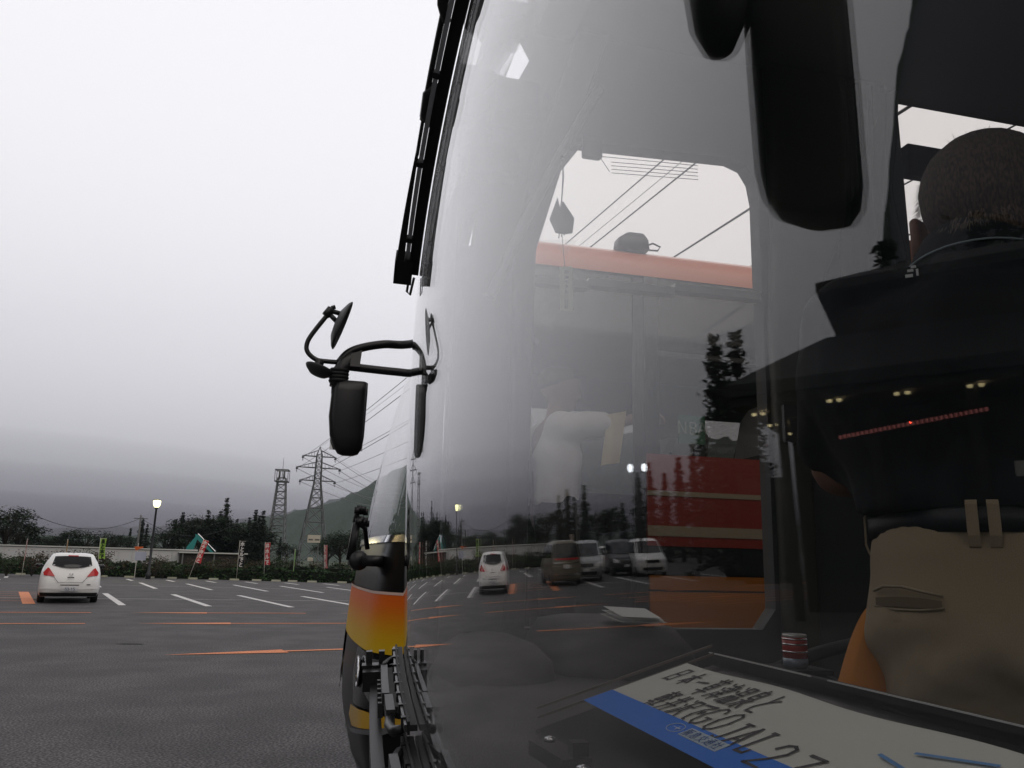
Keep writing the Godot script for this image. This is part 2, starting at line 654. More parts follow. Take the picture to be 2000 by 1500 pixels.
func stripe(parent: Node3D, a: Vector2, b: Vector2, w: float, m: String) -> void:
	var mb := MB.new()
	var d := (b - a).normalized()
	var q := Vector2(-d.y, d.x) * w * 0.5
	var n := maxi(2, int((b - a).length() / 0.5))
	for i in n:
		var p0 := a.lerp(b, float(i) / n)
		var p1 := a.lerp(b, float(i + 1) / n)
		mb.quad(Vector3(p0.x + q.x, 0.004, p0.y + q.y), Vector3(p1.x + q.x, 0.004, p1.y + q.y), Vector3(p1.x - q.x, 0.004, p1.y - q.y), Vector3(p0.x - q.x, 0.004, p0.y - q.y))
	obj("orange_line" if m == "orange_paint" else "white_line", mb, mats[m], parent)


func arrow(parent: Node3D, tip: Vector2, along: Vector2, ln: float) -> void:
	var q := Vector2(-along.y, along.x)
	var mb := MB.new()
	var h := tip + along * ln * 0.42
	var f := func(p: Vector2) -> Vector3: return Vector3(p.x, 0.008, p.y)
	mb.tri(f.call(tip), f.call(h + q * 0.24), f.call(h - q * 0.24))
	mb.quad(f.call(h + q * 0.075), f.call(tip + along * ln + q * 0.075), f.call(tip + along * ln - q * 0.075), f.call(h - q * 0.075))
	obj("lane_arrow", mb, mats.orange_paint, parent)


func hills() -> void:
	for spec in [[760.0, 420.0, [[-60, 0.9], [-40, 1.0], [-27, 1.0], [-22, 1.35], [-19.5, 2.0], [-17.9, 2.3], [-15.35, 2.95], [-14, 3.3], [-12.7, 3.7], [-11.6, 4.1], [-10.6, 4.65], [-9.2, 5.5], [-6, 7.4], [0, 9.5], [12, 9.0], [30, 7.5], [70, 5.0]]], [620.0, 260.0, [[-130, 20.0], [-100, 33.0], [-85, 37.0], [-76, 38.5], [-71, 38.0], [-67.5, 35.0], [-65, 29.0], [-63, 20.0], [-61, 10.0], [-59, 3.0], [-56, 0.5]]], [1250.0, 900.0, [[-70, 1.2], [-33, 1.3], [-24, 1.7], [-18, 2.5], [-14, 3.3], [-10, 4.9], [-5, 5.6], [10, 5.0], [50, 3.0]]]]:
		var top: float = spec[0]
		var foot: float = spec[1]
		var pf: Array = spec[2]
		var mb := MB.new(true)
		var rows := []
		var nz := FastNoiseLite.new()
		nz.seed = 4
		nz.frequency = 0.02
		var y0: float = pf[0][0]
		var y1: float = pf[pf.size() - 1][0]
		var cols := 420
		for j in 24:
			var row := []
			for i in cols + 1:
				var yaw := lerpf(y0, y1, float(i) / cols)
				var el := 0.0
				for q in pf.size() - 1:
					if yaw >= pf[q][0] and yaw <= pf[q + 1][0]:
						el = lerpf(pf[q][1], pf[q + 1][1], (yaw - pf[q][0]) / (pf[q + 1][0] - pf[q][0]))
				var t := float(j) / 20.0
				var d := lerpf(foot, top, t)
				var pk := 1.55 + top * tan(deg_to_rad(el))
				var s := smoothstep(0.0, 1.0, minf(t, 1.0)) if t <= 1.0 else 1.0 - (t - 1.0) * 3.0
				var h := pk * s
				h += nz.get_noise_2d(yaw * 40.0, d * 0.7) * 0.045 * pk * minf(t * 2.0, 1.0) + nz.get_noise_2d(yaw * 900.0, d * 5.0) * 2.2 * minf(t, 1.0) + rng.randf_range(-1.0, 1.3) * minf(t, 1.0)
				row.append(at_yaw(yaw, d, h - 1.0))
			rows.append(row)
		mb.loft(rows, false, false)
		tag(obj("hill", mb, mats.forest), "", "", "", "structure")


func shed_and_works() -> void:
	# a bank of grey mist over the far valley
	for q in [[-34.0, 900.0, Vector3(1500, 230, 420), 0.0, 0.0008, 0.62], [-32.0, 885.0, Vector3(1400, 165, 400), 0.0, 0.0011, 0.55], [-36.0, 870.0, Vector3(1300, 110, 400), 0.0, 0.0016, 0.48], [-86.0, 400.0, Vector3(330, 560, 190), 110.0, 0.012, 0.85]]:
		var fog := FogVolume.new()
		fog.name = numbered("mist_bank")
		fog.shape = RenderingServer.FOG_VOLUME_SHAPE_ELLIPSOID
		fog.size = q[2]
		var fm := FogMaterial.new()
		fm.density = q[4]
		fm.albedo = Color(0.93 * q[5], 0.9 * q[5], 1.05 * q[5]).linear_to_srgb()
		fog.material = fm
		fog.transform = Transform3D(Basis(Vector3.UP, deg_to_rad(-q[0])), at_yaw(q[0], q[1], q[3]))
		add_child(fog)
		tag(fog, "", "", "", "structure")
	# long low shed with a pale sheet roof beyond the hedge; the ground falls away behind the hedge
	var t := thing("long_shed", "long low shed with pale grey roof beyond the hedge", "shed", facing(at_yaw(-27.0, 73.0), -24.0))
	var mb := MB.new()
	var pan := mat("roof_sheet", Color(0.3, 0.3, 0.3), 0.6)
	for k in 22:
		mb = MB.new()
		var x0 := -14.0 + k * 1.0
		mb.box(Vector3(x0 + 0.5, 1.36, -0.35), Vector3(0.985, 0.05, 1.75), Basis(Vector3.RIGHT, deg_to_rad(42)))
		mb.box(Vector3(x0 + 0.02, 1.39, -0.33), Vector3(0.04, 0.07, 1.75), Basis(Vector3.RIGHT, deg_to_rad(42)))
		obj("roof_panel", mb, pan, t)
	mb = MB.new()
	mb.box2(Vector3(-14, 1.93, -1.06), Vector3(8, 2.02, -0.8))
	obj("ridge_cap", mb, mat("roof_white", Color(0.55, 0.55, 0.54), 0.5), t)
	mb = MB.new()
	mb.box2(Vector3(-13.8, 0, -6), Vector3(7.8, 0.78, 0.05))
	obj("wall", mb, mat("shed_dark", Color(0.02, 0.02, 0.022), 0.8), t)
	t = thing("open_shelter", "open shelter with thin white roof edge right of the long shed", "shelter", facing(at_yaw(-19.7, 71.0), -24.0))
	mb = MB.new()
	mb.box2(Vector3(-2.7, 1.72, -4.0), Vector3(2.6, 1.82, 0.0))
	obj("roof_edge", mb, mats.roof_white, t)
	mb = MB.new()
	mb.box2(Vector3(-2.6, 0, -4.1), Vector3(2.5, 1.715, -0.3))
	obj("wall", mb, mat("shed_brown", Color(0.03, 0.026, 0.024), 0.8), t)
	for x in [-2.4, 0.0, 2.3]:
		mb = MB.new()
		mb.box2(Vector3(x - 0.05, 0, -0.25), Vector3(x + 0.05, 1.715, -0.15))
		obj("post", mb, mats.galvanised, t)
	# excavator
	t = thing("excavator", "teal excavator with raised bent arm behind the shelter", "excavator", facing(at_yaw(-21.35, 82.0), 68.0))
	var teal := mat("teal_paint", Color(0.02, 0.25, 0.24), 0.45)
	var yz := Transform3D(Basis(Vector3.BACK, Vector3.UP, Vector3.RIGHT), Vector3(-0.12, 0, 0))
	mb = MB.new()
	mb.extrude(PackedVector2Array([Vector2(0.5, 1.1), Vector2(0.15, 2.35), Vector2(-0.55, 3.35), Vector2(-0.75, 3.3), Vector2(-0.5, 2.3), Vector2(-0.1, 1.0)]), yz, 0.24)
	obj("boom", mb, teal, t)
	mb = MB.new()
	mb.extrude(PackedVector2Array([Vector2(-0.45, 3.5), Vector2(-0.75, 3.45), Vector2(-2.35, 1.75), Vector2(-2.2, 1.65), Vector2(-0.6, 3.1)]), yz, 0.2)
	obj("stick", mb, teal, t)
	mb = MB.new()
	mb.tube([Vector3(0, 3.55, -0.7), Vector3(0, 1.95, -2.4)], 0.045, 8)
	obj("hydraulic_cylinder", mb, mats.chrome, t)
	mb = MB.new()
	mb.extrude(PackedVector2Array([Vector2(-2.2, 1.75), Vector2(-2.45, 1.6), Vector2(-2.3, 1.0), Vector2(-1.8, 1.1), Vector2(-1.9, 1.45)]), Transform3D(yz.basis, Vector3(-0.35, 0, 0)), 0.7)
	obj("bucket", mb, mats.grey_metal, t)
	mb = MB.new()
	mb.box2(Vector3(-0.9, 0.65, 0.2), Vector3(0.9, 1.2, 2.4))
	obj("house", mb, teal, t)
	mb = MB.new()
	mb.box2(Vector3(-0.85, 1.2, 0.3), Vector3(0.0, 1.6, 1.5))
	obj("cab", mb, mats.car_glass, t)
	for s in [-1, 1]:
		mb = MB.new()
		mb.extrude(PackedVector2Array([Vector2(-0.9, 0.0), Vector2(2.1, 0.0), Vector2(2.4, 0.3), Vector2(2.1, 0.6), Vector2(-0.9, 0.6), Vector2(-1.2, 0.3)]), Transform3D(yz.basis, Vector3(0.7 * s - 0.2, 0, 0)), 0.4)
		obj("track", mb, mats.rubber, t)


func leaf(mb: MB, p: Vector3, s: float, c: Color) -> void:
	mb.col = c
	var a := Vector3(rng.randf_range(-1, 1), rng.randf_range(-0.6, 0.6), rng.randf_range(-1, 1)).normalized() * s
	var b := Vector3(rng.randf_range(-1, 1), rng.randf_range(-1, 1), rng.randf_range(-1, 1)).normalized() * s * 0.6
	mb.quad(p - a, p + b, p + a, p - b)


func make_tree(kind: String, h: float, label: String, xf: Transform3D) -> Node3D:
	var t := thing(kind, label, "tree", xf, "trees beyond the car park")
	var mb := MB.new(true)
	mb.tube([Vector3.ZERO, Vector3(0.05, h * 0.3, 0), Vector3(-0.04, h * 0.65, 0.05), Vector3(0, h * 0.97, 0)], [h * 0.022, h * 0.018, h * 0.01, h * 0.003], 7)
	var cr := MB.new()
	var dark := Color(0.008, 0.018, 0.009)
	var lite := Color(0.024, 0.042, 0.018)
	if kind == "conifer_tree":
		var tiers := 26
		for i in tiers:
			var y := h * lerpf(0.1, 0.99, pow((i + rng.randf_range(-0.3, 0.3)) / (tiers - 1) if i else 0.0, 0.92))
			var r := h * 0.165 * pow(maxf(0.03, 1.0 - y / h), 0.72) * rng.randf_range(0.55, 1.2)
			var nb := int(10 - 5.0 * i / tiers)
			for q in nb:
				var an := TAU * (q + rng.randf()) / nb
				var rr := r * rng.randf_range(0.45, 1.3)
				var tip := Vector3(cos(an) * rr, y - rr * rng.randf_range(0.15, 0.5), sin(an) * rr)
				mb.tube([Vector3(0, y, 0), tip * Vector3(0.9, 1, 0.9)], [h * 0.004, h * 0.001], 3, false)
				var tone := dark.lerp(lite, rng.randf() * rng.randf())
				for k in int(7 + 34 * rr / (h * 0.165)):
					var u := rng.randf_range(0.05, 1.05)
					leaf(cr, Vector3(0, y, 0).lerp(tip, u) + Vector3(rng.randf_range(-1, 1), rng.randf_range(-1.2, 0.5), rng.randf_range(-1, 1)) * h * 0.02, h * rng.randf_range(0.008, 0.019), tone * rng.randf_range(0.7, 1.3))
	else:
		for q in 22:
			var an := rng.randf() * TAU
			var el := rng.randf_range(-0.25, 1.0)
			var c := Vector3(cos(an) * (1.0 - el * el * 0.6), el * 0.95, sin(an) * (1.0 - el * el * 0.6)) * h * 0.3 * rng.randf_range(0.6, 1.1) + Vector3(0, h * 0.62, 0)
			mb.tube([Vector3(0, h * rng.randf_range(0.3, 0.55), 0), c], [h * 0.008, h * 0.003], 4, false)
			var rad := h * rng.randf_range(0.07, 0.14)
			var tone := dark.lerp(lite, rng.randf())
			for k in 130:
				var p := Vector3(rng.randfn(), rng.randfn() * 0.75, rng.randfn()) * rad * 0.55
				leaf(cr, c + p, h * rng.randf_range(0.010, 0.022), tone * rng.randf_range(0.65, 1.35))
	obj("trunk", mb, mat("bark", Color(0.035, 0.028, 0.022), 0.9), t)
	obj("crown", cr, mats.leaf, t)
	return t


func trees() -> void:
	var con := []
	var bro := []
	for i in 3:
		con.append(null)
		bro.append(null)
	# yaw, distance, height, kind (0 conifer, 1 broadleaf)
	var spots := [
		[-32.9, 78.0, 3.6, 1], [-31.6, 80.0, 5.3, 1], [-30.9, 84.0, 4.4, 1], [-30.2, 92.0, 3.2, 1], [-29.2, 95.0, 3.3, 1], [-28.6, 93.0, 3.8, 1], [-27.9, 96.0, 3.0, 1], [-27.3, 94.0, 4.0, 1], [-26.5, 97.0, 3.1, 1], [-25.9, 95.0, 3.9, 1], [-25.2, 98.0, 3.5, 1],
		[-24.9, 100.0, 4.3, 0], [-24.25, 102.0, 5.6, 0], [-23.95, 105.0, 5.0, 0], [-23.4, 105.0, 3.0, 1], [-22.8, 106.0, 4.0, 0],
		[-22.6, 108.0, 5.0, 1], [-22.3, 108.0, 5.8, 0], [-21.9, 110.0, 6.8, 0], [-21.5, 112.0, 6.2, 1], [-21.1, 114.0, 6.6, 1], [-20.7, 112.0, 6.9, 1], [-20.35, 110.0, 7.2, 0], [-20.0, 112.0, 7.0, 1], [-19.6, 113.0, 7.3, 0], [-19.25, 112.0, 9.0, 0], [-18.9, 115.0, 6.6, 1], [-18.7, 114.0, 6.0, 1], [-18.5, 112.0, 6.3, 0], [-18.1, 110.0, 5.4, 1], [-17.7, 110.0, 6.5, 0], [-17.5, 111.0, 6.2, 1], [-17.35, 108.0, 7.4, 0], [-17.1, 110.0, 6.8, 0], [-16.85, 108.0, 7.3, 0], [-16.5, 112.0, 5.0, 1],
		[-15.6, 120.0, 4.4, 0], [-15.1, 122.0, 3.6, 1], [-12.4, 96.0, 3.8, 1], [-11.6, 92.0, 4.6, 1], [-11.0, 90.0, 4.9, 1], [-10.3, 94.0, 4.6, 1], [-9.5, 92.0, 4.9, 1], [-8.6, 95.0, 4.5, 1], [-7.4, 92.0, 5.0, 1], [-6.0, 95.0, 5.5, 1],
		[-34.2, 76.0, 5.2, 1], [-35.4, 90.0, 7.4, 0], [-36.2, 92.0, 8.2, 0], [-36.9, 88.0, 7.0, 0], [-37.8, 90.0, 8.4, 0], [-38.8, 84.0, 5.4, 1], [-40.0, 82.0, 5.6, 1], [-41.2, 86.0, 6.0, 0], [-42.6, 80.0, 8.6, 0], [-43.6, 78.0, 9.4, 0], [-44.8, 70.0, 7.6, 0], [-46.0, 66.0, 8.5, 0], [-47.2, 60.0, 8.8, 0], [-48.2, 52.0, 9.5, 0],
		[-49.3, 34.0, 10.4, 0], [-50.0, 33.0, 8.9, 0], [-51.0, 36.0, 11.0, 0], [-51.8, 35.0, 8.0, 0], [-62.5, 33.0, 13.2, 0], [-63.6, 34.0, 12.4, 0], [-68.5, 32.0, 12.8, 0], [-70.0, 34.0, 13.6, 0], [-71.5, 33.0, 12.6, 1]]
	var nth := 0
	var mir := 0
	for s in spots:
		var kind := "conifer_tree" if s[3] == 0 else "broadleaf_tree"
		var size_word: String = "low" if s[2] < 4.2 else ("middling" if s[2] < 6.2 else "tall")
		var word := size_word + (" pointed cedar" if s[3] == 0 else " round-crowned tree")
		if s[0] < -33.5:
			mir += 1
		else:
			nth += 1
		var lab := "dark %s beyond the shed, %s from the left on the skyline" % [word, ordinal(nth)]
		if s[0] < -33.5:
			lab = "dark %s mirrored in the windscreen, %s of the mirrored trees" % [word, ordinal(mir)]
		var arr: Array = con if s[3] == 0 else bro
		var var_ := (nth + mir) % 3
		var pos := at_yaw(s[0], s[1])
		var h0: float = 8.0 if s[3] == 0 else 5.0
		var k: float = s[2] / h0
		var wide := k * rng.randf_range(1.0, 1.35) * (1.0 if s[3] == 0 else 1.2)
		var xf := Transform3D(Basis(Vector3.UP, rng.randf() * TAU).scaled_local(Vector3(wide, k, wide)), pos)
		if arr[var_] == null:
			arr[var_] = make_tree(kind, h0, lab, xf)
		else:
			again(arr[var_], xf, lab)


func hedge_line(called: String, label: String, pts: Array, h: float, w: float, tone: Color, n: int) -> void:
	var t := thing(called, label, "hedge")
	var mb := MB.new()
	var tot := 0.0
	for i in pts.size() - 1:
		tot += (pts[i + 1] - pts[i]).length()
	for i in pts.size() - 1:
		var a: Vector3 = pts[i]
		var b: Vector3 = pts[i + 1]
		var d := (b - a).normalized()
		var q := Vector3(-d.z, 0, d.x)
		for k in int(n * (b - a).length() / tot):
			var u := rng.randf()
			var y := rng.randf_range(0.03, 1.0)
			var lump := 1.0 + 0.13 * sin(u * (b - a).length() * 1.3 + i) + 0.09 * sin(u * (b - a).length() * 3.7)
			var side := rng.randf_range(-1.0, 1.0)
			if rng.randf() < 0.6:
				if rng.randf() < 0.5:
					y = rng.randf_range(0.9, 1.0)
				else:
					side = signf(side) * rng.randf_range(0.85, 1.0)
			var p := a.lerp(b, u) + q * side * w * 0.5 * (1.0 - 0.25 * y) + Vector3(0, y * h * lump, 0)
			leaf(mb, p, rng.randf_range(0.07, 0.16), tone * rng.randf_range(0.45, 1.6))
	tag(obj("foliage", mb, mats.leaf, t), "", "", "", "stuff")
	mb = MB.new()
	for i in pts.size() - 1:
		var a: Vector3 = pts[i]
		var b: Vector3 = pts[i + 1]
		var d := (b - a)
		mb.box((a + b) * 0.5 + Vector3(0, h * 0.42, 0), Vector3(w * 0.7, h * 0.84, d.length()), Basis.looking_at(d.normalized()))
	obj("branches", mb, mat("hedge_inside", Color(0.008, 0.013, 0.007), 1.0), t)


func hedges() -> void:
	hedge_line("hedge", "long clipped dark green hedge along the far edge of the car park", [Vector3(-62, 0, -62), Vector3(-35, 0, -58.2), Vector3(-26, 0, -56.9), Vector3(-13, 0, -55.9), Vector3(0, 0, -54.3), Vector3(22, 0, -52)], 0.78, 1.5, Color(0.017, 0.043, 0.01), 26000)
	hedge_line("hedge", "taller loose hedge row just behind the clipped hedge", [Vector3(-60, 0, -64), Vector3(-26, 0, -59.0), Vector3(0, 0, -56.6), Vector3(20, 0, -54.2)], 1.05, 1.2, Color(0.018, 0.035, 0.011), 11000)
	# loose shrubs, some turning red
	var sp := [[-32.3, 59.0, 1.75, 0], [-31.3, 60.0, 1.4, 0], [-30.0, 61.0, 1.65, 1], [-28.4, 60.0, 1.75, 1], [-27.1, 62.0, 1.9, 0], [-26.3, 59.5, 1.75, 1], [-23.2, 60.0, 1.55, 1], [-22.7, 59.0, 1.3, 0], [-20.7, 60.0, 1.45, 1], [-20.0, 60.5, 1.35, 2], [-19.0, 60.0, 1.5, 1], [-17.6, 60.0, 1.5, 2], [-16.7, 61.0, 1.4, 1], [-15.9, 60.0, 1.75, 0], [-14.8, 61.0, 1.8, 0], [-13.9, 60.0, 1.4, 2], [-13.0, 60.5, 1.5, 1], [-12.0, 60.0, 1.45, 0], [-10.9, 60.0, 1.5, 2], [-9.9, 60.0, 1.5, 0]]
	var tones := [Color(0.03, 0.05, 0.018), Color(0.05, 0.035, 0.018), Color(0.06, 0.045, 0.015)]
	var words := ["green", "reddish", "olive and rust"]
	var kept := [null, null, null]
	for i in sp.size():
		var s: Array = sp[i]
		var lab := "loose %s shrub behind the hedge, %s shrub from the left" % [words[s[3]], ordinal(i + 1)]
		var k: float = s[2] / 1.6
		var xf := Transform3D(Basis(Vector3.UP, i * 1.7).scaled_local(Vector3(k * 1.1, k, k * 1.1)), at_yaw(s[0], s[1]))
		if kept[s[3]] == null:
			var t := thing("shrub", lab, "shrub", xf, "shrubs behind the hedge")
			var mb := MB.new(true)
			for q in 6:
				mb.tube([Vector3.ZERO, Vector3(cos(q * 1.05) * 0.45, 1.1, sin(q * 1.05) * 0.45)], [0.03, 0.01], 5, false)
			obj("stem", mb, mats.bark, t)
			mb = MB.new()
			for q in 14:
				var c := Vector3(rng.randfn() * 0.45, rng.randf_range(0.5, 1.4), rng.randfn() * 0.45)
				for j in 60:
					leaf(mb, c + Vector3(rng.randfn(), rng.randfn(), rng.randfn()) * 0.14, rng.randf_range(0.03, 0.075), (tones[s[3]] as Color) * rng.randf_range(0.5, 1.6))
			obj("foliage", mb, mats.leaf, t)
			kept[s[3]] = t
		else:
			again(kept[s[3]], xf, lab)


func flags() -> void:
	var ink_w := mat("flag_white", Color(0.72, 0.7, 0.68), 0.8)
	var ink_k := mat("flag_ink", Color(0.01, 0.02, 0.01), 0.8)
	# yaw, pole height, banner width, banner height, turn (degrees from facing us), lean, colour, ink, words, glyphs
	var list := [
		[-30.5, 2.3, 0.45, 1.5, 84, 0.0, Color(0.55, 0.3, 0.28), ink_w, "faded pink banner seen edge on, leftmost", []],
		[-28.35, 2.35, 0.45, 1.6, 83, 0.0, Color(0.5, 0.3, 0.12), ink_w, "faded orange banner seen edge on, above the white car", []],
		[-26.5, 2.5, 0.48, 1.45, 15, 0.02, Color(0.3, 0.5, 0.08), ink_k, "lime green banner with dark brush writing, right of the white car", ["sen", "to", "hon", "de"]],
		[-21.15, 2.72, 0.52, 1.75, 30, -0.26, Color(0.52, 0.035, 0.05), ink_w, "red banner with white writing leaning in front of the excavator arm", ["ho", "te", "i", "ru", "to"]],
		[-18.2, 2.6, 0.5, 1.95, 8, 0.0, Color(0.006, 0.007, 0.009), ink_w, "black banner with white brush writing at the shelter's right end", ["ho", "to", "ru", "de", "to"]],
		[-16.45, 2.55, 0.5, 1.7, 25, 0.05, Color(0.5, 0.03, 0.045), ink_w, "red banner with white writing left of the radio mast foot", ["i", "ho", "ru", "de"]],
		[-14.6, 2.15, 0.45, 1.7, 82, 0.0, Color(0.25, 0.5, 0.12), ink_k, "yellow green banner seen edge on left of the pylon", []],
		[-12.5, 2.5, 0.5, 1.8, 55, 0.08, Color(0.6, 0.2, 0.2), ink_w, "red and white banner right of the pylon's foot", ["to", "ho", "ru"]],
		[-10.7, 2.35, 0.42, 1.5, 78, 0.03, Color(0.6, 0.22, 0.04), ink_w, "orange banner seen edge on beside the red bus", []],
		[-36.5, 2.5, 0.5, 1.7, 50, 0.0, Color(0.5, 0.4, 0.35), ink_w, "pale banner mirrored left of the dark minivan", []]]
	for f in list:
		f[2] *= 0.78
		var xf := facing(at_yaw(f[0], 58.0), f[0] + f[4])
		xf.basis = Basis(Vector3(sin(deg_to_rad(f[0] + 90)), 0, -cos(deg_to_rad(f[0] + 90))).cross(Vector3.UP).normalized(), f[5]) * xf.basis
		var t := thing("banner_flag", f[8], "flag", xf, "banner flags along the hedge")
		var mb := MB.new(true)
		mb.tube([Vector3.ZERO, Vector3(0, f[1], 0)], 0.018, 6)
		mb.tube([Vector3(0, f[1] - 0.04, 0), Vector3(f[2], f[1] - 0.04, 0)], 0.012, 6)
		obj("pole", mb, mat("flag_pole", Color(0.55, 0.52, 0.48), 0.5), t)
		mb = MB.new(true)
		var rows := []
		var bh: float = f[3] * 0.86
		for j in 13:
			var row := []
			for i in 7:
				var u := i / 6.0
				var v := j / 12.0
				row.append(Vector3(u * f[2] * (1.0 - 0.12 * sin(v * 4.0)), f[1] - 0.05 - v * bh, 0.05 * sin(v * 6.0 + u * 3.0) * v))
			rows.append(row)
		mb.loft(rows, false, false)
		obj("cloth", mb, mat("flag_" + str(f[6]), f[6], 0.85), t)
		if f[9].size():
			mb = MB.new()
			var n: int = f[9].size()
			for i in n:
				var s := bh / n * 0.86
				glyph(mb, f[9][i], Vector3(f[2] * 0.16, f[1] - 0.09 - bh * i / n, 0.06), Vector3.RIGHT, Vector3.DOWN, f[2] * 0.68, s, 0.055)
			obj("writing", mb, f[7], t)
	# notice boards
	var t := thing("notice_board", "white notice board with orange ribbon on a post behind the hedge", "sign", facing(at_yaw(-24.15, 58.5), -24.0))
	var mb := MB.new()
	mb.box2(Vector3(-0.32, 1.15, -0.02), Vector3(0.34, 1.68, 0.02))
	obj("board", mb, mat("board_white", Color(0.42, 0.44, 0.55), 0.6), t)
	mb = MB.new()
	mb.tube([Vector3(-0.2, 0, -0.05), Vector3(-0.2, 2.25, -0.05)], 0.025, 6)
	obj("post", mb, mats.flag_pole, t)
	mb = MB.new()
	for k in 9:
		mb.tri(Vector3(-0.3 + 0.05 * k, 1.75 + 0.02 * k, 0.03), Vector3(-0.42 + 0.06 * k, 2.0 + 0.03 * sin(k), 0.06), Vector3(-0.2 + 0.04 * k, 2.02, 0.0))
	obj("ribbon", mb, mat("ribbon_orange", Color(0.7, 0.14, 0.02), 0.7), t)
	t = thing("sign_board", "large white sign with dark print on a post in front of the pylon", "sign", facing(at_yaw(-13.4, 66.0), -13.0))
	mb = MB.new()
	mb.box2(Vector3(-0.5, 2.75, -0.03), Vector3(0.48, 3.35, 0.03))
	obj("board", mb, mat("sign_white", Color(0.55, 0.5, 0.42), 0.6), t)
	mb = MB.new()
	for q in [[-0.42, 2.93, -0.06, 2.985], [0.06, 2.93, 0.42, 2.985], [-0.42, 3.0, -0.1, 3.04], [0.06, 3.0, 0.42, 3.04]]:
		mb.box2(Vector3(q[0], q[1], 0.031), Vector3(q[2], q[3], 0.036))
	obj("print", mb, mat("print_dark", Color(0.03, 0.03, 0.03), 0.7), t)
	mb = MB.new()
	mb.tube([Vector3(0.35, 0, -0.08), Vector3(0.35, 3.3, -0.08)], 0.04, 6)
	obj("post", mb, mats.galvanised, t)
	t = thing("sign_plate", "small white sign plate low on the pylon fence", "sign", facing(at_yaw(-13.55, 64.0), -13.0))
	mb = MB.new()
	mb.box2(Vector3(-0.2, 1.35, -0.02), Vector3(0.2, 1.62, 0.02))
	obj("board", mb, mats.sign_white, t)
	mb = MB.new()
	mb.tube([Vector3(0.0, 0, -0.05), Vector3(0.0, 1.6, -0.05)], 0.025, 6)
	obj("post", mb, mats.galvanised, t)


func omni(parent: Node3D, pos: Vector3, energy: float, c: Color, size := 0.1) -> void:
	var l := OmniLight3D.new()
	l.name = "lamp_light"
	l.position = pos
	l.light_energy = energy
	l.light_color = c
	l.omni_range = 30.0
	l.omni_attenuation = 2.0
	l.light_size = size
	l.shadow_enabled = true
	parent.add_child(l, true)


func lamp_mat(called: String, c: Color, e: float) -> StandardMaterial3D:
	var m := mat(called, Color(0.8, 0.8, 0.75), 0.4)
	m.emission_enabled = true
	m.emission = c
	m.emission_energy_multiplier = e
	return m


func lamps() -> void:
	var glow := lamp_mat("lamp_glow", Color(1.0, 0.98, 0.72), 3.0)
	var t := thing("street_lamp", "tall dark lamp post with lit lantern behind the hedge", "street lamp", facing(at_yaw(-23.55, 58.0), 0))
	var mb := MB.new(true)
	mb.lathe([Vector2(0.16, 0), Vector2(0.16, 0.35), Vector2(0.09, 0.42), Vector2(0.07, 2.5), Vector2(0.06, 4.45), Vector2(0.12, 4.5), Vector2(0.12, 4.55)], Vector3.ZERO, 12)
	obj("post", mb, mat("lamp_post_dark", Color(0.02, 0.02, 0.025), 0.5), t)
	mb = MB.new(true)
	mb.lathe([Vector2(0.13, 4.58), Vector2(0.21, 4.72), Vector2(0.24, 4.95), Vector2(0.21, 5.02), Vector2(0.0, 5.04)], Vector3.ZERO, 14)
	obj("lamp_glass", mb, glow, t)
	mb = MB.new(true)
	mb.lathe([Vector2(0.0, 5.12), Vector2(0.14, 5.1), Vector2(0.27, 5.05), Vector2(0.0, 5.045)], Vector3.ZERO, 14)
	obj("lamp_cap", mb, mats.lamp_post_dark, t)
	omni(t, Vector3(0, 4.8, 0), 3.0, Color(1.0, 0.95, 0.7), 0.03)
	# the double lamp that the windscreen mirrors
	t = thing("double_lamp", "lamp post with two lit heads mirrored in the windscreen left of the red panel", "street lamp", facing(at_yaw(-42.4, 40.0), -42.4))
	mb = MB.new(true)
	mb.tube([Vector3.ZERO, Vector3(0, 5.2, 0)], [0.08, 0.05], 8)
	mb.tube([Vector3(-0.42, 5.15, 0), Vector3(0.42, 5.15, 0)], 0.03, 6)
	obj("post", mb, mats.lamp_post_dark, t)
	for s in [-1, 1]:
		mb = MB.new(true)
		mb.lathe([Vector2(0.0, 5.14), Vector2(0.11, 5.2), Vector2(0.16, 5.42), Vector2(0.1, 5.55), Vector2(0.0, 5.58)], Vector3(0.42 * s, 0, 0), 12)
		obj("lamp_glass", mb, lamp_mat("lamp_white", Color(0.95, 0.97, 1.0), 6.0), t)
		omni(t, Vector3(0.42 * s, 5.36, 0), 2.0, Color(0.95, 0.97, 1.0), 0.03)


func beam(mb: MB, a: Vector3, b: Vector3, r: float) -> void:
	mb.tube([a, b], r, 4, false)


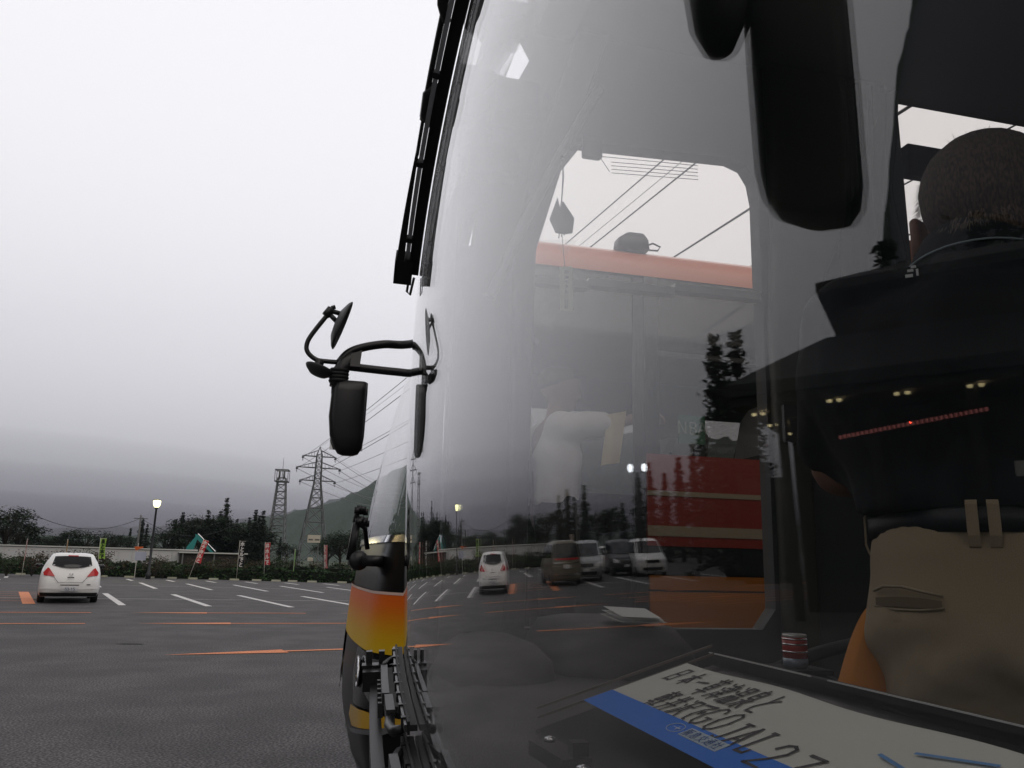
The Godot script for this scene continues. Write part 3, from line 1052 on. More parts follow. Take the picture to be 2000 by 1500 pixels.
func pylons() -> void:
	var axis := Vector3(0.35, 0, 0.937)
	var pos := Vector3(-41.9, 0, -175.0)
	var yaw := rad_to_deg(atan2(axis.x, -axis.z))
	var xf := Transform3D(Basis(Vector3(0.937, 0, -0.35), Vector3.UP, axis), pos)
	var t := thing("power_pylon", "tall steel lattice power pylon with six arms in front of the hill", "pylon", xf)
	var half := func(y: float) -> float: return lerpf(3.1, 0.72, minf(y / 17.6, 1.0)) if y < 17.6 else lerpf(0.72, 0.55, (y - 17.6) / 6.2)
	for q in [[1, 1], [1, -1], [-1, -1], [-1, 1]]:
		var mb := MB.new()
		var pts := []
		for y in [0.0, 8.0, 17.6, 23.8]:
			pts.append(Vector3(q[0] * half.call(y), y, q[1] * half.call(y)))
		pts.append(Vector3(0, 25.6, 0))
		mb.tube(pts, [0.17, 0.15, 0.13, 0.1, 0.07], 4)
		obj("leg", mb, mats.galvanised, t)
	var ys := [0.0, 5.2, 9.2, 12.2, 14.4, 16.2, 17.6, 18.6, 19.8, 21.1, 22.4, 23.8]
	var cs := [[1, 1], [1, -1], [-1, -1], [-1, 1], [1, 1]]
	for i in ys.size() - 1:
		var mb := MB.new()
		for k in 4:
			var w0: float = half.call(ys[i])
			var w1: float = half.call(ys[i + 1])
			var r := 0.075 if ys[i] < 16 else 0.055
			beam(mb, Vector3(cs[k][0] * w0, ys[i], cs[k][1] * w0), Vector3(cs[k + 1][0] * w1, ys[i + 1], cs[k + 1][1] * w1), r)
			beam(mb, Vector3(cs[k + 1][0] * w0, ys[i], cs[k + 1][1] * w0), Vector3(cs[k][0] * w1, ys[i + 1], cs[k][1] * w1), r)
			beam(mb, Vector3(cs[k][0] * w1, ys[i + 1], cs[k][1] * w1), Vector3(cs[k + 1][0] * w1, ys[i + 1], cs[k + 1][1] * w1), r)
		obj("bracing", mb, mats.galvanised, t)
	var ends := []
	for row in [[23.4, 3.5], [20.9, 4.6], [18.1, 3.7]]:
		for s in [-1, 1]:
			var mb := MB.new()
			var tip := Vector3(row[1] * s, row[0], 0)
			for z in [-0.5, 0.5]:
				beam(mb, Vector3(0.55 * s, row[0], z), tip, 0.1)
				beam(mb, Vector3(0.45 * s, row[0] + 1.3, z * 0.8), tip, 0.07)
			for k in 4:
				var u := 0.2 * (k + 1)
				beam(mb, Vector3(lerpf(0.55, row[1], u) * s, row[0], 0.5 * (1 - u)), Vector3(lerpf(0.5, row[1], u) * s, row[0] + 1.3 * (1 - u), 0.0), 0.045)
			obj("cross_arm", mb, mats.galvanised, t)
			for z in [-1, 1]:
				mb = MB.new(true)
				var e := tip + Vector3(0, -0.35, 0.95 * z)
				var p := []
				var r := []
				for k in 9:
					p.append(tip.lerp(e, k / 8.0))
					r.append(0.2 if k % 2 else 0.11)
				mb.tube(p, r, 8)
				obj("insulator", mb, mat("insulator_grey", Color(0.16, 0.17, 0.19), 0.4), t)
			var jm := MB.new(true)
			var jl := []
			for k in 9:
				var u := k / 8.0 * 2.0 - 1.0
				jl.append(tip + Vector3(0, -0.35 - 0.75 * (1.0 - u * u), 0.95 * u))
			jm.tube(jl, 0.04, 5)
			obj("jumper_cable", jm, mats.rubber, t)
			ends.append(xf * (tip + Vector3(0, -0.35, 0)))
	ends.append(xf * Vector3(0, 25.6, 0))
	# conductors towards the camera and over the coaches, and away to the hill
	var wire := mat("wire", Color(0.2, 0.2, 0.2), 0.6)
	var nm := ["upper left", "upper right", "middle left", "middle right", "lower left", "lower right", "topmost"]
	for i in ends.size():
		var a: Vector3 = ends[i]
		var bb := a + axis * 320.0 + Vector3(0, 2.0, 0)
		var mb := MB.new(true)
		var pts := []
		for k in 49:
			var u := k / 48.0
			pts.append(a.lerp(bb, u) - Vector3(0, 4.6 * 4.0 * u * (1.0 - u) * 0.8, 0))
		mb.tube(pts, 0.036 if i < 6 else 0.02, 6, false)
		tag(obj("power_line", mb, wire), nm[i] + " power line running from the pylon overhead across the coach", "power line", "power lines")
		var c := Vector3(-66, 34, -640) + (a - pos) * Vector3(1.3, 1.3, 1.3)
		mb = MB.new(true)
		pts = []
		for k in 41:
			var u := k / 40.0
			pts.append(a.lerp(c, u) - Vector3(0, 9.0 * 4.0 * u * (1.0 - u), 0))
		mb.tube(pts, 0.06 if i < 6 else 0.03, 5, false)
		tag(obj("power_line", mb, wire), nm[i] + " power line running from the pylon away to the wooded hill", "power line", "power lines")
	# radio mast
	var mx := facing(at_yaw(-15.85, 140.0), -8.0)
	t = thing("radio_mast", "slim lattice radio mast with railed platform left of the pylon", "mast", mx)
	var mb := MB.new()
	for q in [[1, 1], [1, -1], [-1, -1], [-1, 1]]:
		mb = MB.new()
		mb.tube([Vector3(q[0] * 1.55, 0, q[1] * 1.55), Vector3(q[0] * 0.62, 14.6, q[1] * 0.62)], [0.12, 0.1], 4)
		obj("leg", mb, mats.galvanised, t)
	for i in 13:
		mb = MB.new()
		var y0 := 14.6 * i / 13.0
		var y1 := 14.6 * (i + 1) / 13.0
		var w0 := lerpf(1.55, 0.62, i / 13.0)
		var w1 := lerpf(1.55, 0.62, (i + 1) / 13.0)
		for k in 4:
			beam(mb, Vector3(cs[k][0] * w0, y0, cs[k][1] * w0), Vector3(cs[k + 1][0] * w1, y1, cs[k + 1][1] * w1), 0.055)
			beam(mb, Vector3(cs[k][0] * w1, y1, cs[k][1] * w1), Vector3(cs[k + 1][0] * w1, y1, cs[k + 1][1] * w1), 0.055)
		obj("bracing", mb, mats.galvanised, t)
	for y in [14.0, 15.9]:
		mb = MB.new()
		for k in 4:
			beam(mb, Vector3(cs[k][0] * 1.05, y, cs[k][1] * 1.05), Vector3(cs[k + 1][0] * 1.05, y, cs[k + 1][1] * 1.05), 0.1)
			if y < 15:
				beam(mb, Vector3(cs[k][0] * 1.05, y, cs[k][1] * 1.05), Vector3(cs[k][0] * 1.05, y + 1.9, cs[k][1] * 1.05), 0.05)
		obj("platform_rail", mb, mats.galvanised, t)
	for x in [-0.35, 0.4]:
		mb = MB.new(true)
		mb.tube([Vector3(x, 14.6, 0.7), Vector3(x, 15.7, 0.7)], 0.16, 8)
		obj("antenna", mb, mats.galvanised, t)
	mb = MB.new()
	mb.tube([Vector3(0, 14.6, 0), Vector3(0, 18.0, 0)], [0.06, 0.03], 5)
	obj("lightning_rod", mb, mats.galvanised, t)
	# utility poles and their low wire behind the shed
	var first: Node3D = null
	var up := [[-24.4, 90.0, 5.4, "beside the street lamp"], [-37.0, 70.0, 5.6, "mirrored beside the van"]]
	for s in up:
		var pf := facing(at_yaw(s[0], s[1]), s[0])
		if first == null:
			first = thing("utility_pole", "thin pale utility pole " + s[3], "pole", pf, "utility poles")
			mb = MB.new(true)
			mb.tube([Vector3.ZERO, Vector3(0, s[2], 0)], [0.12, 0.08], 8)
			obj("pole", mb, mat("concrete_pole", Color(0.16, 0.16, 0.16), 0.9), first)
			mb = MB.new()
			mb.box(Vector3(0, s[2] - 0.35, 0), Vector3(1.3, 0.09, 0.09))
			obj("crossbar", mb, mats.galvanised, first)
		else:
			again(first, pf, "thin pale utility pole " + s[3])
	mb = MB.new(true)
	var wp := [at_yaw(-31.3, 72.0, 4.9), at_yaw(-24.4, 90.0, 5.1), at_yaw(-19.0, 105.0, 5.0)]
	for i in 2:
		var pts := []
		for k in 17:
			var u := k / 16.0
			pts.append((wp[i] as Vector3).lerp(wp[i + 1], u) - Vector3(0, 1.4 * 4.0 * u * (1.0 - u), 0))
		mb.tube(pts, 0.022, 4, false)
	tag(obj("telephone_wire", mb, mats.rubber), "thin sagging wire between the utility poles above the shed", "wire")


# ------------------------------------------------------------------ cars
func curve_at(tab: Array, y: float, col: int) -> float:
	for i in tab.size() - 1:
		if y <= tab[i + 1][0]:
			var u := clampf((y - tab[i][0]) / (tab[i + 1][0] - tab[i][0]), 0.0, 1.0)
			return lerpf(tab[i][col], tab[i + 1][col], u)
	return tab[tab.size() - 1][col]


func car(called: String, label: String, category: String, xf: Transform3D, tab: Array, paint: Material, d: Dictionary) -> Node3D:
	# tab rows: height, half width, rear z, front z (front negative)
	var t := thing(called, label, category, xf, d.get("group", ""))
	var mb := MB.new(true)
	var bulge: float = d.get("bulge", 0.12)
	var rings := []
	for r in tab:
		var ring := []
		var rc := minf(0.22, r[1] * 0.5)
		for q in [[1, 1, 0.0], [-1, 1, 90.0], [-1, -1, 180.0], [1, -1, 270.0]]:
			for k in 5:
				var a := deg_to_rad(q[2] + 22.5 * k)
				var x: float = q[0] * (r[1] - rc) + cos(a) * rc
				var ze: float = r[2] if q[1] > 0 else r[3]
				var z: float = ze - q[1] * rc + sin(a) * rc
				z -= q[1] * bulge * pow(x / r[1], 2.0)
				ring.append(Vector3(x, r[0], z))
		rings.append(ring)
	mb.loft(rings)
	obj("body", mb, paint, t)
	var rear := func(p: Vector2, o: float) -> Vector3:
		var w := curve_at(tab, p.y, 1)
		return Vector3(p.x, p.y, curve_at(tab, p.y, 2) - bulge * pow(p.x / w, 2.0) - maxf(0.0, absf(p.x) - w + 0.2) * maxf(0.0, absf(p.x) - w + 0.2) * 1.7 + o)
	var front := func(p: Vector2, o: float) -> Vector3:
		var w := curve_at(tab, p.y, 1)
		return Vector3(p.x, p.y, curve_at(tab, p.y, 3) + bulge * pow(p.x / w, 2.0) + maxf(0.0, absf(p.x) - w + 0.2) * maxf(0.0, absf(p.x) - w + 0.2) * 1.7 - o)
	for p in d.get("rear", []):
		mb = MB.new(true)
		mb.patch(PackedVector2Array(p[2]), 8, 5, func(q: Vector2) -> Vector3: return rear.call(q, p[3]))
		obj(p[0], mb, p[1], t)
	for p in d.get("front", []):
		mb = MB.new(true)
		mb.patch(PackedVector2Array(p[2]), 8, 5, func(q: Vector2) -> Vector3: return front.call(q, p[3]))
		obj(p[0], mb, p[1], t)
	for s in [-1, 1]:
		for p in d.get("side", []):
			mb = MB.new(true)
			mb.patch(PackedVector2Array(p[2]), 8, 5, func(q: Vector2) -> Vector3: return Vector3(s * (curve_at(tab, q.y, 1) + p[3]), q.y, q.x))
			obj(p[0], mb, p[1], t)
		for z in d.axles:
			mb = MB.new(true)
			var wr: float = d.get("wheel", 0.31)
			var wx := Basis(Vector3.BACK, PI / 2)
			mb.lathe([Vector2(wr * 0.62, -0.1), Vector2(wr * 0.95, -0.1), Vector2(wr, -0.07), Vector2(wr, 0.07), Vector2(wr * 0.95, 0.1), Vector2(wr * 0.62, 0.1)], Vector3(s * (d.track), wr, z), 20, wx)
			var tyre := obj("wheel", mb, mats.rubber, t)
			mb = MB.new(true)
			mb.lathe([Vector2(0.0, -0.085), Vector2(wr * 0.62, -0.095), Vector2(wr * 0.62, 0.095), Vector2(0.0, 0.085)], Vector3(s * (d.track), wr, z), 16, wx)
			obj("rim", mb, mats.grey_metal, tyre)
		mb = MB.new(true)
		var mz: float = d.mirror_z
		var my: float = d.mirror_y
		var mw := curve_at(tab, my, 1) + 0.03
		mb.loft([ring_at(Vector3(s * (mw + 0.12), my, mz + 0.05), 0.1, 0.065), ring_at(Vector3(s * (mw + 0.12), my, mz), 0.12, 0.075), ring_at(Vector3(s * (mw + 0.1), my, mz - 0.09), 0.06, 0.04)])
		mb.tube([Vector3(s * (mw - 0.06), my - 0.04, mz), Vector3(s * (mw + 0.08), my - 0.02, mz)], 0.022, 6)
		obj("wing_mirror", mb, mats.gloss_black, t)
	mb = MB.new()
	mb.box2(Vector3(-d.track + 0.05, 0.2, -d.axles[1] if false else d.axles[0] - 0.2), Vector3(d.track - 0.05, 0.3, d.axles[1] + 0.2))
	obj("underbody", mb, mats.rubber, t)
	return t


func smooth(p: Array, n := 5) -> Array:
	var out := []
	for i in p.size() - 1:
		var a: Vector3 = p[maxi(i - 1, 0)]
		var b: Vector3 = p[i]
		var c: Vector3 = p[i + 1]
		var d: Vector3 = p[mini(i + 2, p.size() - 1)]
		for k in n:
			out.append(b.cubic_interpolate(c, a, d, float(k) / n))
	out.append(p[p.size() - 1])
	return out


func ring_at(c: Vector3, rx: float, ry: float) -> Array:
	var r := []
	for k in 12:
		r.append(c + Vector3(cos(TAU * k / 12) * rx, sin(TAU * k / 12) * ry, 0))
	return r


func mirrored(p: Array) -> Array:
	var q := []
	for v in p:
		q.append(Vector2(-v.x, v.y))
	q.reverse()
	return q


func vehicles() -> void:
	var g: Material = mats.car_glass
	var lamp: Array = [Vector2(-0.66, 1.08), Vector2(-0.60, 1.04), Vector2(-0.44, 0.815), Vector2(-0.74, 0.845), Vector2(-0.77, 0.93)]
	var hatch := [[0.2, 0.79, 1.98, -2.0], [0.3, 0.83, 2.06, -2.06], [0.45, 0.85, 2.10, -2.1], [0.62, 0.85, 2.09, -2.08], [0.8, 0.845, 2.06, -1.96], [0.93, 0.83, 2.0, -1.3], [1.06, 0.80, 1.94, -1.0], [1.25, 0.72, 1.8, -0.6], [1.42, 0.62, 1.62, -0.25], [1.5, 0.56, 1.52, 0.0], [1.535, 0.36, 1.25, 0.25]]
	var hdir := Vector3(-0.485, 0, -0.875).normalized()
	var hyaw := rad_to_deg(atan2(hdir.x, -hdir.z))
	var pos := Vector3(-13.57, 0, -25.64) + hdir * 2.08
	var t := car("parked_car", "white hatchback parked tail towards us on the near stall row", "car", facing(pos, hyaw), hatch, mats.car_white, {
		"bulge": 0.13, "axles": [-1.3, 1.3], "track": 0.74, "mirror_z": -0.75, "mirror_y": 1.1, "group": "parked cars",
		"rear": [
			["rear_window", g, [Vector2(-0.5, 1.42), Vector2(-0.56, 1.15), Vector2(-0.3, 1.1), Vector2(0, 1.085), Vector2(0.3, 1.1), Vector2(0.56, 1.15), Vector2(0.5, 1.42), Vector2(0.2, 1.435), Vector2(-0.2, 1.435)], 0.006],
			["brake_lamp", mats.lamp_red, [Vector2(-0.14, 1.46), Vector2(-0.15, 1.435), Vector2(0.15, 1.435), Vector2(0.14, 1.46)], 0.012],
			["tail_lamp", mats.lamp_red, lamp, 0.02], ["tail_lamp", mats.lamp_red, mirrored(lamp), 0.02],
			["tailgate_gap", mat("gap_grey", Color(0.12, 0.12, 0.12), 0.8), [Vector2(-0.47, 0.8), Vector2(-0.34, 0.63), Vector2(0.34, 0.63), Vector2(0.47, 0.8), Vector2(0.455, 0.8), Vector2(0.33, 0.642), Vector2(-0.33, 0.642), Vector2(-0.455, 0.8)], 0.004],
			["handle_recess", mats.gloss_black, [Vector2(-0.1, 0.8), Vector2(-0.09, 0.77), Vector2(0.09, 0.77), Vector2(0.1, 0.8)], 0.012],
			["plate_recess", mats.black_plastic, [Vector2(-0.27, 0.57), Vector2(-0.25, 0.54), Vector2(0.25, 0.54), Vector2(0.27, 0.57)], 0.006],
			["number_plate", mats.plate_white, [Vector2(-0.24, 0.535), Vector2(-0.24, 0.375), Vector2(0.24, 0.375), Vector2(0.24, 0.535)], 0.02],
			["bumper_crease", mats.car_white, [Vector2(-0.8, 0.465), Vector2(-0.8, 0.435), Vector2(-0.25, 0.435), Vector2(-0.25, 0.465)], 0.025],
			["bumper_crease", mats.car_white, [Vector2(0.25, 0.465), Vector2(0.25, 0.435), Vector2(0.8, 0.435), Vector2(0.8, 0.465)], 0.025],
			["lower_valance", mats.rubber, [Vector2(-0.8, 0.325), Vector2(-0.78, 0.21), Vector2(0.78, 0.21), Vector2(0.8, 0.325)], 0.012],
			["name_badge", mats.car_dark, [Vector2(0.46, 0.585), Vector2(0.46, 0.56), Vector2(0.57, 0.56), Vector2(0.57, 0.585)], 0.01]],
		"side": [["side_window", g, [Vector2(1.35, 1.38), Vector2(1.55, 1.1), Vector2(-0.75, 1.08), Vector2(-0.05, 1.4)], 0.004]],
		"front": [["windscreen", g, [Vector2(-0.55, 1.42), Vector2(-0.68, 1.04), Vector2(0.68, 1.04), Vector2(0.55, 1.42)], 0.006],
			["headlamp", mats.plate_white, [Vector2(-0.78, 0.78), Vector2(-0.78, 0.64), Vector2(-0.45, 0.64), Vector2(-0.5, 0.74)], 0.01], ["headlamp", mats.plate_white, [Vector2(0.78, 0.78), Vector2(0.5, 0.74), Vector2(0.45, 0.64), Vector2(0.78, 0.64)], 0.01]]})
	lettering("plate_number", "·53-15", 0.085, mats.plate_ink, t, Transform3D(Basis(), Vector3(0, 0.435, 2.125)))
	var mb := MB.new(true)
	mb.tube([Vector3(0, 1.53, 1.2), Vector3(0.02, 1.62, 1.32)], 0.012, 6)
	obj("roof_antenna", mb, mats.black_plastic, t)
	mb = MB.new(true)
	var em := []
	for k in 17:
		em.append(Vector3(cos(TAU * k / 16) * 0.05, 0.885 + sin(TAU * k / 16) * 0.038, 2.035))
	mb.tube(em, 0.007, 5, false)
	mb.tube([Vector3(-0.062, 0.885, 2.035), Vector3(0.062, 0.885, 2.035)], 0.008, 5)
	obj("emblem", mb, mats.chrome, t)
	for s in [-1, 1]:
		mb = MB.new()
		mb.box(Vector3(0.5 * s, 1.16, 1.845), Vector3(0.05, 0.03, 0.004))
		obj("window_sticker", mb, mats.plate_white, t)

	var van := [[0.2, 0.8, 2.05, -2.1], [0.32, 0.83, 2.14, -2.2], [0.55, 0.845, 2.17, -2.24], [0.8, 0.845, 2.16, -2.2], [0.98, 0.84, 2.14, -1.75], [1.1, 0.83, 2.12, -1.35], [1.4, 0.78, 2.06, -0.95], [1.7, 0.7, 1.97, -0.55], [1.8, 0.6, 1.9, -0.3], [1.85, 0.4, 1.6, 0.0]]
	var vl: Array = [Vector2(-0.78, 1.35), Vector2(-0.68, 1.35), Vector2(-0.68, 0.95), Vector2(-0.8, 0.95)]
	var parts := {"bulge": 0.08, "axles": [-1.4, 1.4], "track": 0.74, "mirror_z": -1.1, "mirror_y": 1.2, "wheel": 0.32, "group": "parked cars",
		"rear": [["rear_window", g, [Vector2(-0.62, 1.72), Vector2(-0.68, 1.15), Vector2(0.68, 1.15), Vector2(0.62, 1.72)], 0.006],
			["lamp_strip", mats.lamp_red, [Vector2(-0.66, 1.12), Vector2(-0.66, 1.05), Vector2(0.66, 1.05), Vector2(0.66, 1.12)], 0.01],
			["chrome_strip", mats.chrome, [Vector2(-0.7, 0.96), Vector2(-0.7, 0.92), Vector2(0.7, 0.92), Vector2(0.7, 0.96)], 0.014],
			["number_plate", mats.plate_white, [Vector2(-0.17, 0.86), Vector2(-0.17, 0.7), Vector2(0.17, 0.7), Vector2(0.17, 0.86)], 0.014],
			["bumper_step", mats.chrome, [Vector2(-0.78, 0.48), Vector2(-0.78, 0.45), Vector2(0.78, 0.45), Vector2(0.78, 0.48)], 0.02]],
		"side": [["side_window", g, [Vector2(1.9, 1.68), Vector2(1.95, 1.15), Vector2(-1.1, 1.12), Vector2(-0.55, 1.68)], 0.004]],
		"front": [["windscreen", g, [Vector2(-0.62, 1.7), Vector2(-0.72, 1.13), Vector2(0.72, 1.13), Vector2(0.62, 1.7)], 0.006],
			["headlamp", mats.plate_white, [Vector2(-0.8, 0.88), Vector2(-0.8, 0.68), Vector2(-0.45, 0.68), Vector2(-0.52, 0.82)], 0.012], ["headlamp", mats.plate_white, [Vector2(0.8, 0.88), Vector2(0.52, 0.82), Vector2(0.45, 0.68), Vector2(0.8, 0.68)], 0.012],
			["grille", mats.gloss_black, [Vector2(-0.42, 0.8), Vector2(-0.4, 0.66), Vector2(0.4, 0.66), Vector2(0.42, 0.8)], 0.012],
			["air_intake", mats.rubber, [Vector2(-0.6, 0.45), Vector2(-0.55, 0.3), Vector2(0.55, 0.3), Vector2(0.6, 0.45)], 0.012],
			["number_plate", mats.plate_white, [Vector2(-0.17, 0.58), Vector2(-0.17, 0.46), Vector2(0.17, 0.46), Vector2(0.17, 0.58)], 0.03]]}
	var beh := hyaw
	car("parked_van", "dark topped beige minivan seen from behind, mirrored in the windscreen", "van", facing(at_yaw(-35.0, 35.0), beh + 4), van, mats.car_beige, parts)
	car("parked_van", "silver minivan facing us, mirrored right of the beige minivan", "van", facing(at_yaw(-37.6, 38.0), beh + 170), van, mats.car_silver, parts)
	car("parked_car", "white small car behind the silver minivan in the mirror image", "car", facing(at_yaw(-38.9, 48.0), beh), hatch, mats.car_white, {"axles": [-1.3, 1.3], "track": 0.74, "mirror_z": -0.75, "mirror_y": 1.1, "group": "parked cars", "rear": [["rear_window", g, [Vector2(-0.5, 1.42), Vector2(-0.56, 1.12), Vector2(0.56, 1.12), Vector2(0.5, 1.42)], 0.006], ["tail_lamp", mats.lamp_red, lamp, 0.02], ["tail_lamp", mats.lamp_red, mirrored(lamp), 0.02]], "side": [["side_window", g, [Vector2(1.35, 1.38), Vector2(1.55, 1.1), Vector2(-0.75, 1.08), Vector2(-0.05, 1.4)], 0.004]], "front": []})
	car("parked_van", "dark grey van between the silver minivan and the white one in the mirror image", "van", facing(at_yaw(-40.6, 43.0), beh + 178), van, mats.car_dark, parts)
	car("parked_van", "white minivan at the right end of the mirrored row of cars", "van", facing(at_yaw(-42.7, 41.0), beh + 176), van, mats.car_white, parts)


func rest_house() -> void:
	# the rest house whose dark front the windscreen mirrors on the right
	var c := at_yaw(-63.5, 16.0)
	var t := thing("rest_house", "dark two tier rest house with lit porch, mirrored in the windscreen", "building", facing(c, -63.5))
	# local: -z away from the camera, +z towards it, x to the right (in the mirror: left)
	var wood := mat("dark_timber", Color(0.018, 0.015, 0.014), 0.8)
	var tile := mat("dark_roof", Color(0.013, 0.014, 0.016), 0.75)
	var mb := MB.new()
	mb.box2(Vector3(-6.0, 0, -9), Vector3(2.9, 4.2, -1.9))
	obj("wall", mb, wood, t)
	mb = MB.new()
	mb.loft([[Vector3(-7.0, 4.4, 0.5), Vector3(3.9, 4.4, 0.5), Vector3(3.9, 4.4, -9.6), Vector3(-7.0, 4.4, -9.6)], [Vector3(-7.0, 4.65, 0.5), Vector3(3.9, 4.65, 0.5), Vector3(3.9, 4.65, -9.6), Vector3(-7.0, 4.65, -9.6)], [Vector3(-5.2, 5.9, -1.8), Vector3(1.9, 5.9, -1.8), Vector3(1.9, 5.9, -8.2), Vector3(-5.2, 5.9, -8.2)]])
	obj("roof", mb, tile, t)
	mb = MB.new()
	mb.box2(Vector3(-5.0, 5.9, -8.0), Vector3(1.7, 6.9, -2.0))
	obj("upper_wall", mb, wood, t)
	mb = MB.new()
	mb.loft([[Vector3(-5.3, 6.9, -1.5), Vector3(2.0, 6.9, -1.5), Vector3(2.0, 6.9, -8.5), Vector3(-5.3, 6.9, -8.5)], [Vector3(-5.3, 7.1, -1.5), Vector3(2.0, 7.1, -1.5), Vector3(2.0, 7.1, -8.5), Vector3(-5.3, 7.1, -8.5)], [Vector3(-3.8, 7.75, -3.0), Vector3(-0.4, 7.75, -3.0), Vector3(-0.4, 7.75, -6.5), Vector3(-3.8, 7.75, -6.5)]])
	obj("upper_roof", mb, tile, t)
	mb = MB.new()
	mb.box2(Vector3(-6.9, 4.2, -1.8), Vector3(3.8, 4.38, 0.4))
	obj("porch_ceiling", mb, wood, t)
	for k in 6:
		mb = MB.new()
		var x := -6.2 + 1.8 * k
		mb.box2(Vector3(x - 0.09, 0, -0.1), Vector3(x + 0.09, 4.2, 0.08))
		obj("post", mb, wood, t)
		mb = MB.new()
		mb.box2(Vector3(x + 0.3, 0.6, -1.88), Vector3(x + 1.5, 2.9, -1.84))
		var w := obj("window", mb, mats.car_glass, t)
		mb = MB.new()
		mb.box2(Vector3(x + 0.88, 0.6, -1.84), Vector3(x + 0.92, 2.9, -1.8))
		obj("mullion", mb, wood, w)
	# downlights in the porch ceiling, in pairs, and a string of red lamps on the fascia
	var glow := lamp_mat("downlight_glow", Color(1.0, 0.93, 0.7), 2.2)
	for k in 11:
		var p0 := Vector3(-6.1 + 1.28 * k, 4.13, 0.1) if k < 7 else Vector3(3.3, 4.13, -0.6 - 1.9 * (k - 7))
		for s in 2:
			mb = MB.new(true)
			mb.lathe([Vector2(0.0, 0.0), Vector2(0.045, 0.01), Vector2(0.055, 0.06), Vector2(0.0, 0.07)], p0 + Vector3(0.2 * s, 0, 0), 8)
			obj("ceiling_lamp", mb, glow, t)
		omni(t, p0 + Vector3(0.0, 0.035, 0), 0.1, Color(1.0, 0.9, 0.65), 0.02)
	var red := lamp_mat("red_lamp_glow", Color(1.0, 0.12, 0.08), 0.5)
	for k in 32:
		mb = MB.new()
		mb.box(Vector3(-1.0 + 0.085 * k, 3.72 - 0.009 * k, 0.1), Vector3(0.05, 0.07, 0.03))
		obj("red_lamp", mb, red, t)
	omni(t, Vector3(0.3, 3.6, 0.1), 0.05, Color(1.0, 0.2, 0.12), 0.015)
	for k in 3:
		mb = MB.new()
		mb.box2(Vector3(-3.4 + 0.7 * k, 2.6, -1.82), Vector3(-2.9 + 0.7 * k, 2.9, -1.79))
		obj("lit_menu", mb, lamp_mat("lit_sign_glow", Color(0.7, 0.75, 0.8), 0.12), t)


# ------------------------------------------------------------------ coach parts
func gw(u: float, h: float) -> float:
	# depth of the windscreen's outer face behind the front line
	var q := h - GH
	return u * u / (2.0 * GR) + q * q / (2.0 * (GRT if q > 0.0 else GRB))


func gn(u: float, h: float) -> Vector3:
	var q := h - GH
	return Vector3(u / GR, q / (GRT if q > 0.0 else GRB), -1.0).normalized()


func gp(u: float, h: float, o: float) -> Vector3:
	return Vector3(u, h, gw(u, h)) + gn(u, h) * o


func glass_sheet(lo: Vector2, hi: Vector2, nx: int, ny: int, o: float) -> ArrayMesh:
	var st := SurfaceTool.new()
	st.begin(Mesh.PRIMITIVE_TRIANGLES)
	for j in ny + 1:
		for i in nx + 1:
			var u := lerpf(lo.x, hi.x, float(i) / nx)
			var h := lerpf(lo.y, hi.y, float(j) / ny)
			st.set_normal(gn(u, h))
			st.add_vertex(gp(u, h, o))
	for j in ny:
		for i in nx:
			var a := j * (nx + 1) + i
			# outside is -z, so clockwise from there
			for k in [a, a + 1, a + nx + 2, a, a + nx + 2, a + nx + 1]:
				st.add_index(k)
	return st.commit()


func holed_wall(mb: MB, lo: Vector2, hi: Vector2, holes: Array, x0: float, thick: float) -> void:
	# wall in the (depth, height) plane at u = x0, cut into strips through the middle of every hole
	var cuts := [lo.x]
	for h in holes:
		var c := 0.0
		for p in h:
			c += p.x
		cuts.append(c / h.size())
	cuts.append(hi.x)
	cuts.sort()
	var xf := Transform3D(Basis(Vector3.BACK, Vector3.UP, Vector3.RIGHT), Vector3(x0, 0, 0))
	for i in cuts.size() - 1:
		var polys := [PackedVector2Array([Vector2(cuts[i], lo.y), Vector2(cuts[i + 1], lo.y), Vector2(cuts[i + 1], hi.y), Vector2(cuts[i], hi.y)])]
		for h in holes:
			var next := []
			for p in polys:
				for q in Geometry2D.clip_polygons(p, PackedVector2Array(h)):
					next.append(q)
			polys = next
		for p in polys:
			mb.extrude(p, xf, thick)


func pane(parent: Node3D, called: String, poly: Array, x0: float, m: Material) -> MeshInstance3D:
	var mb := MB.new()
	var pl := PackedVector2Array(poly)
	var idx := Geometry2D.triangulate_polygon(pl)
	for i in range(0, idx.size(), 3):
		mb.tri(Vector3(x0, pl[idx[i]].y, pl[idx[i]].x), Vector3(x0, pl[idx[i + 1]].y, pl[idx[i + 1]].x), Vector3(x0, pl[idx[i + 2]].y, pl[idx[i + 2]].x))
	return obj(called, mb, m, parent)


